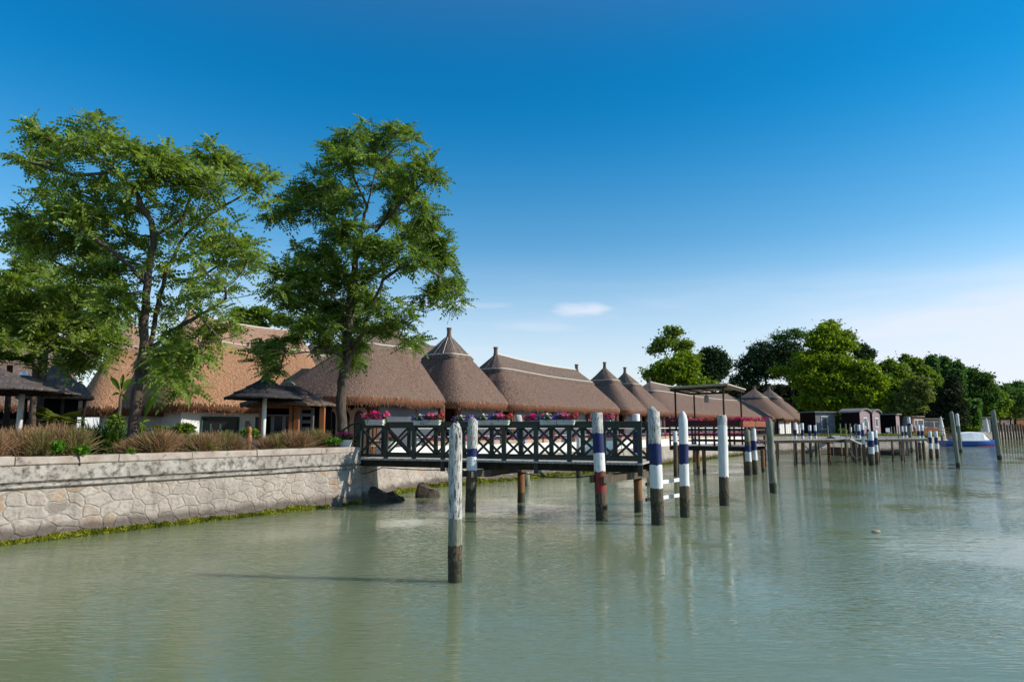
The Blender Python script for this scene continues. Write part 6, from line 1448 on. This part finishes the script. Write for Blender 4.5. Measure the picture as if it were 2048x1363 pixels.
for k in range(4): mb = MB(); mb.box(c0 + Vector((0, -.8 + k * .45, 0)), (1, 0), (0, 1), .52, .2, 1.83 + k * .17, 1.9 + k * .17); mb.build('tread', M['wood_dark'], root)
mb = MB(); c = atd(1828, 860, 92); mb.lathe((c.x, c.y, 1.83), [(.01, 0), (.30, .02), (.34, .5), (.26, 1.0), (.12, 1.15), (.01, 1.17)], 12); mb.build('rain_barrel', M['orange_boards'], label='orange barrel standing in front of the orange cabin', cat='barrel')
mb = MB(); c = atd(1975, 868, 150); mb.lathe((c.x, c.y, 1.83), [(.01, 0), (.45, .05), (.35, 1.5), (.12, 3.0), (.01, 3.1)], 10); mb.build('closed_parasol', M['white'], label='closed white parasol on the far bank above the boat bow', cat='parasol')
mb = MB(); c = atd(1884, 868, 104); mb.lathe((c.x, c.y, 1.83), [(.01, 0), (.40, .05), (.3, 1.3), (.10, 2.6), (.01, 2.7)], 10); mb.build('closed_parasol', M['white'], label='closed white parasol on the bank above the boat stern', cat='parasol')
fr2 = empty('drying_rack', (atd(1862, 865, 92).x, 92, 1.83), 'rusty pipe rack on the bank behind the white and navy pair', 'rack'); c0 = Vector((atd(1855, 865, 92).x, 92, 1.83))
mb = MB()
for k in range(5): mb.tube([c0 + Vector((k * .7, 0, 0)), c0 + Vector((k * .7 + .1, 0, 1.0 + .15 * math.sin(k * 2)))], .03, 5)
for z in (.5, .95): mb.tube([c0 + Vector((-.2, 0, z)), c0 + Vector((1.2, .1, z + .1)), c0 + Vector((3.0, 0, z - .05))], .03, 5)
mb.build('rack', M['planter_wood'], fr2)

# ------------------------------------------------------------------ trees beyond
def bt_(name, px, pyb, Yd, blobs, n, size, m, label, tr=.2, cat='tree', **kw):
    b = atd(px, 855, Yd); bl = px_blobs(blobs, Yd, .8, .4 * mpp(Yd) * 60 / 3)
    return leafy_tree(name, (b.x, Yd, 1.8), bl, int(n * 2.1), size * .66, m, label, cat, tr, group='trees beyond the restaurant', **kw)
bt_('tree', 1342, 0, 112, [(1345, 665, 22, 14), (1330, 685, 26, 12), (1365, 690, 24, 14), (1310, 700, 18, 8), (1385, 715, 14, 10)], 2600, .42, 'pale_green_leaf', 'sparse pale green tree rising behind the middle thatched roofs, left of the round pine', .22, clump=.5)
bt_('tree', 1345, 0, 104, [(1345, 735, 40, 22), (1310, 745, 30, 18), (1380, 740, 22, 26), (1345, 755, 50, 16), (1370, 715, 22, 14), (1400, 770, 40, 14)], 8000, .42, 'yellow_green_leaf', 'dense yellow green tree behind the very long thatched roof', .25)
bt_('pine_tree', 1425, 0, 118, [(1425, 712, 32, 18), (1410, 730, 26, 20), (1440, 730, 26, 22), (1425, 750, 30, 16)], 7000, .40, 'pine_needles', 'round dark umbrella pine standing between two light green trees', .35, clump=.26)
bt_('pine_tree', 1540, 0, 145, [(1500, 730, 32, 26), (1530, 708, 40, 26), (1570, 700, 36, 26), (1590, 730, 40, 30), (1500, 755, 30, 18), (1545, 735, 44, 26), (1470, 760, 14, 14)], 13000, .42, 'pine_needles', 'very broad dark pine above the farthest thatched cones', .4, clump=.24)
bt_('tree', 1585, 0, 150, [(1590, 668, 30, 10), (1560, 675, 22, 9), (1620, 672, 20, 10)], 1300, .40, 'dark_green_leaf', 'thin dark crown peeping over the broad pine', .2, clump=.5)
bt_('tree', 1648, 0, 101, [(1655, 665, 26, 18), (1640, 685, 34, 18), (1680, 690, 28, 16), (1620, 720, 40, 22), (1665, 725, 46, 26), (1610, 755, 40, 22), (1650, 765, 50, 26), (1690, 770, 36, 26), (1640, 800, 50, 22), (1680, 810, 34, 18), (1710, 745, 26, 24), (1560, 742, 16, 8)], 20000, .42, 'yellow_green_leaf', 'largest yellow green tree with drooping layers over the grey cabin', .32)
bt_('tree', 1668, 0, 106, [(1660, 655, 22, 16), (1640, 670, 22, 12), (1690, 672, 20, 14), (1700, 690, 16, 12)], 2400, .40, 'pale_green_leaf', 'loose pale crown topping the largest yellow green tree', .2, clump=.5)
bt_('pine_tree', 1732, 0, 128, [(1722, 700, 18, 14), (1740, 708, 14, 10), (1728, 715, 20, 10)], 2200, .42, 'pine_needles', 'small dark pine top right of the largest yellow green tree', .25, clump=.3)
bt_('tree', 1725, 0, 100, [(1730, 740, 28, 20), (1745, 765, 34, 22), (1725, 790, 34, 22), (1760, 790, 20, 14), (1705, 815, 20, 12)], 8000, .42, 'yellow_green_leaf', 'yellow green tree overhanging the arched roof of the mauve cabin', .25)
bt_('tree', 1775, 0, 108, [(1780, 735, 26, 18), (1795, 750, 30, 20), (1775, 770, 34, 24), (1810, 775, 30, 24), (1790, 800, 34, 18), (1765, 810, 26, 12)], 9000, .42, 'mid_green_leaf', 'mid green tree above the black sided cabin', .25)
bt_('tree', 1800, 0, 99, [(1805, 800, 22, 16), (1830, 815, 24, 8), (1795, 815, 20, 14), (1835, 770, 26, 20), (1850, 790, 18, 14)], 6500, .40, 'olive_leaf', 'light tree with a bent dark trunk between the black and the orange cabins', .22)
bt_('tree', 1830, 0, 125, [(1812, 722, 12, 14), (1832, 728, 12, 14), (1845, 748, 26, 18), (1862, 760, 20, 18)], 5000, .45, 'mid_green_leaf', 'upright green tree left of the tall poplars', .22)
for px, py, rx, ry, lab in ((1863, 722, 13, 15, 'bluish green poplar, left one of the three taller tops'), (1888, 728, 13, 18, 'bluish green poplar, middle one of the three taller tops'), (1914, 735, 12, 16, 'bluish green poplar, right one of the three taller tops')):
    bt_('poplar', px, 0, 150, [(px, py, rx, ry), (px + 1, py + ry, rx * 1.1, ry), (px, py + ry * 2, rx * 1.2, ry), (px, py + ry * 3, rx * 1.2, ry)], 5000, .5, 'bluish_green_leaf', lab, .25, clump=.3)
bt_('tree', 1935, 0, 152, [(1940, 752, 22, 18), (1965, 760, 24, 18), (1925, 775, 30, 20), (1950, 790, 34, 24), (1975, 790, 26, 24)], 9000, .5, 'dark_green_leaf', 'broad dark green tree behind the dark cypress', .3)
bt_('cypress', 1905, 0, 126, [(1905, 765, 14, 16), (1902, 790, 24, 20), (1905, 815, 32, 20), (1900, 838, 38, 16), (1870, 800, 14, 16), (1865, 825, 22, 14)], 9000, .42, 'cypress_brown', 'dark brownish conifer with drooping sides behind the tall leaning posts', .3, clump=.24)
bt_('tree', 1975, 0, 168, [(1960, 800, 26, 22), (1985, 790, 22, 20), (1975, 820, 28, 18), (2000, 805, 20, 22)], 8000, .55, 'mid_green_leaf', 'green tree behind the grey green hut', .3)
bt_('tree', 2020, 0, 185, [(2020, 805, 24, 20), (2035, 820, 26, 16), (2010, 825, 20, 14), (2050, 800, 20, 22)], 7000, .55, 'olive_leaf', 'olive toned pine above the far cabins at the right edge', .3)
bt_('tree', 1998, 0, 175, [(1990, 785, 22, 18), (2010, 790, 24, 20), (2040, 795, 26, 20)], 5000, .55, 'dark_green_leaf', 'dark green treetop sloping down to the right edge behind the olive pine', .3)
bt_('tree', 2030, 0, 290, [(2020, 775, 18, 9), (2040, 772, 18, 10), (2000, 785, 16, 9), (2065, 775, 20, 12)], 4000, .8, 'bluish_green_leaf', 'distant bluish treetop above the right end of the bank', .4)
bt_('tree', 505, 0, 75, [(480, 628, 24, 14), (520, 625, 26, 14), (560, 640, 24, 14), (500, 650, 40, 16)], 5000, .3, 'mid_green_leaf', 'rounded green treetop showing above the long pale ridge of the white walled house', .25)
bt_('tree', 60, 0, 60, [(20, 640, 60, 40), (110, 620, 50, 40), (-40, 600, 60, 40), (200, 650, 50, 30)], 7000, .26, 'dark_green_leaf', 'dark tree mass behind the dull brown roof at the left edge', .3)
# undergrowth
def undergrowth(pxs, Yd, y0, y1, n, size, m, name='undergrowth'):
    C = []
    for _ in range(n):
        px = rnd.uniform(*pxs); yd = Yd + rnd.uniform(-6, 6); top = y0 + 7 * mnoise.noise(Vector((px * .05, 0, Yd))) + 5 * mnoise.noise(Vector((px * .2, 3, Yd))); C.append(atd(px, rnd.uniform(top, y1), yd)[:])
    C = np.array(C); C = C[C[:, 2] > 1.75]; o = atd(sum(pxs) / 2, 855, Yd)
    ob = np_mesh(name, quads_at(C, size, 1.5, .1), 4, M[m], None, (o.x, o.y, 1.8)); ob['kind'] = 'stuff'; ob['label'] = 'dark shrubby undergrowth filling the shade behind the cabins and trees'; ob['category'] = 'undergrowth'
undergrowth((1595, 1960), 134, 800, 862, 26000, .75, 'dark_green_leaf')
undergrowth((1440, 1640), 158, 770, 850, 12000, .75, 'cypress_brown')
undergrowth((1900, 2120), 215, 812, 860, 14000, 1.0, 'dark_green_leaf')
for i, (px, py, Yd, rx, ry) in enumerate(((1685, 862, 84, 9, 5), (1740, 868, 83, 6, 3), (1932, 852, 128, 12, 7), (1948, 858, 128, 14, 5))):
    shrub(px, py, Yd, rx, ry, 'shrub_leaf' if i > 1 else 'mid_green_leaf', 260, .3, ['small green bush between the grey and the mauve cabin', 'low green bush at the foot of the mauve cabins', 'bright green bush above the boat canvas, left one', 'bright green bush above the boat canvas, right one'][i], zb=1.83)
# grass on the bank
C = []
for _ in range(9000):
    px = rnd.uniform(1598, 1880); yd = rnd.uniform(80.5, 90); c = atd(px, 855, yd)
    if 29 < c.x < 60 and yd > 80.3 + (c.x - 37) * .2: C.append((c.x, c.y, 1.83 + rnd.random() * .14))
o = np_mesh('bank_grass', quads_at(np.array(C), .22, 1.6, .0), 4, M['weed_leaf' if False else 'olive_leaf'], None, (40, 84, 1.82)); tag(o, 'rough green and dry grass growing on the bank in front of the cabins', 'grass', kind='stuff')
C = []
for _ in range(14000):
    px = rnd.uniform(-60, 700); yd = rnd.uniform(15, 29); c = atd(px, 855, yd); q = Vector((c.x, c.y)) - Q[1]; dn_ = (Q[2] - Q[1]).normalized(); dist = q.dot(Vector((-dn_.y, dn_.x)))
    if .5 < dist < 5: C.append((c.x, c.y, 1.87 + rnd.random() * .10))
o = np_mesh('ground_cover', quads_at(np.array(C), .10, 1.6, .0), 4, M['grass_blade'], None, (-12, 20, 1.86)); tag(o, 'low dry ground cover between the grass tufts on top of the garden wall', 'ground cover', kind='stuff')
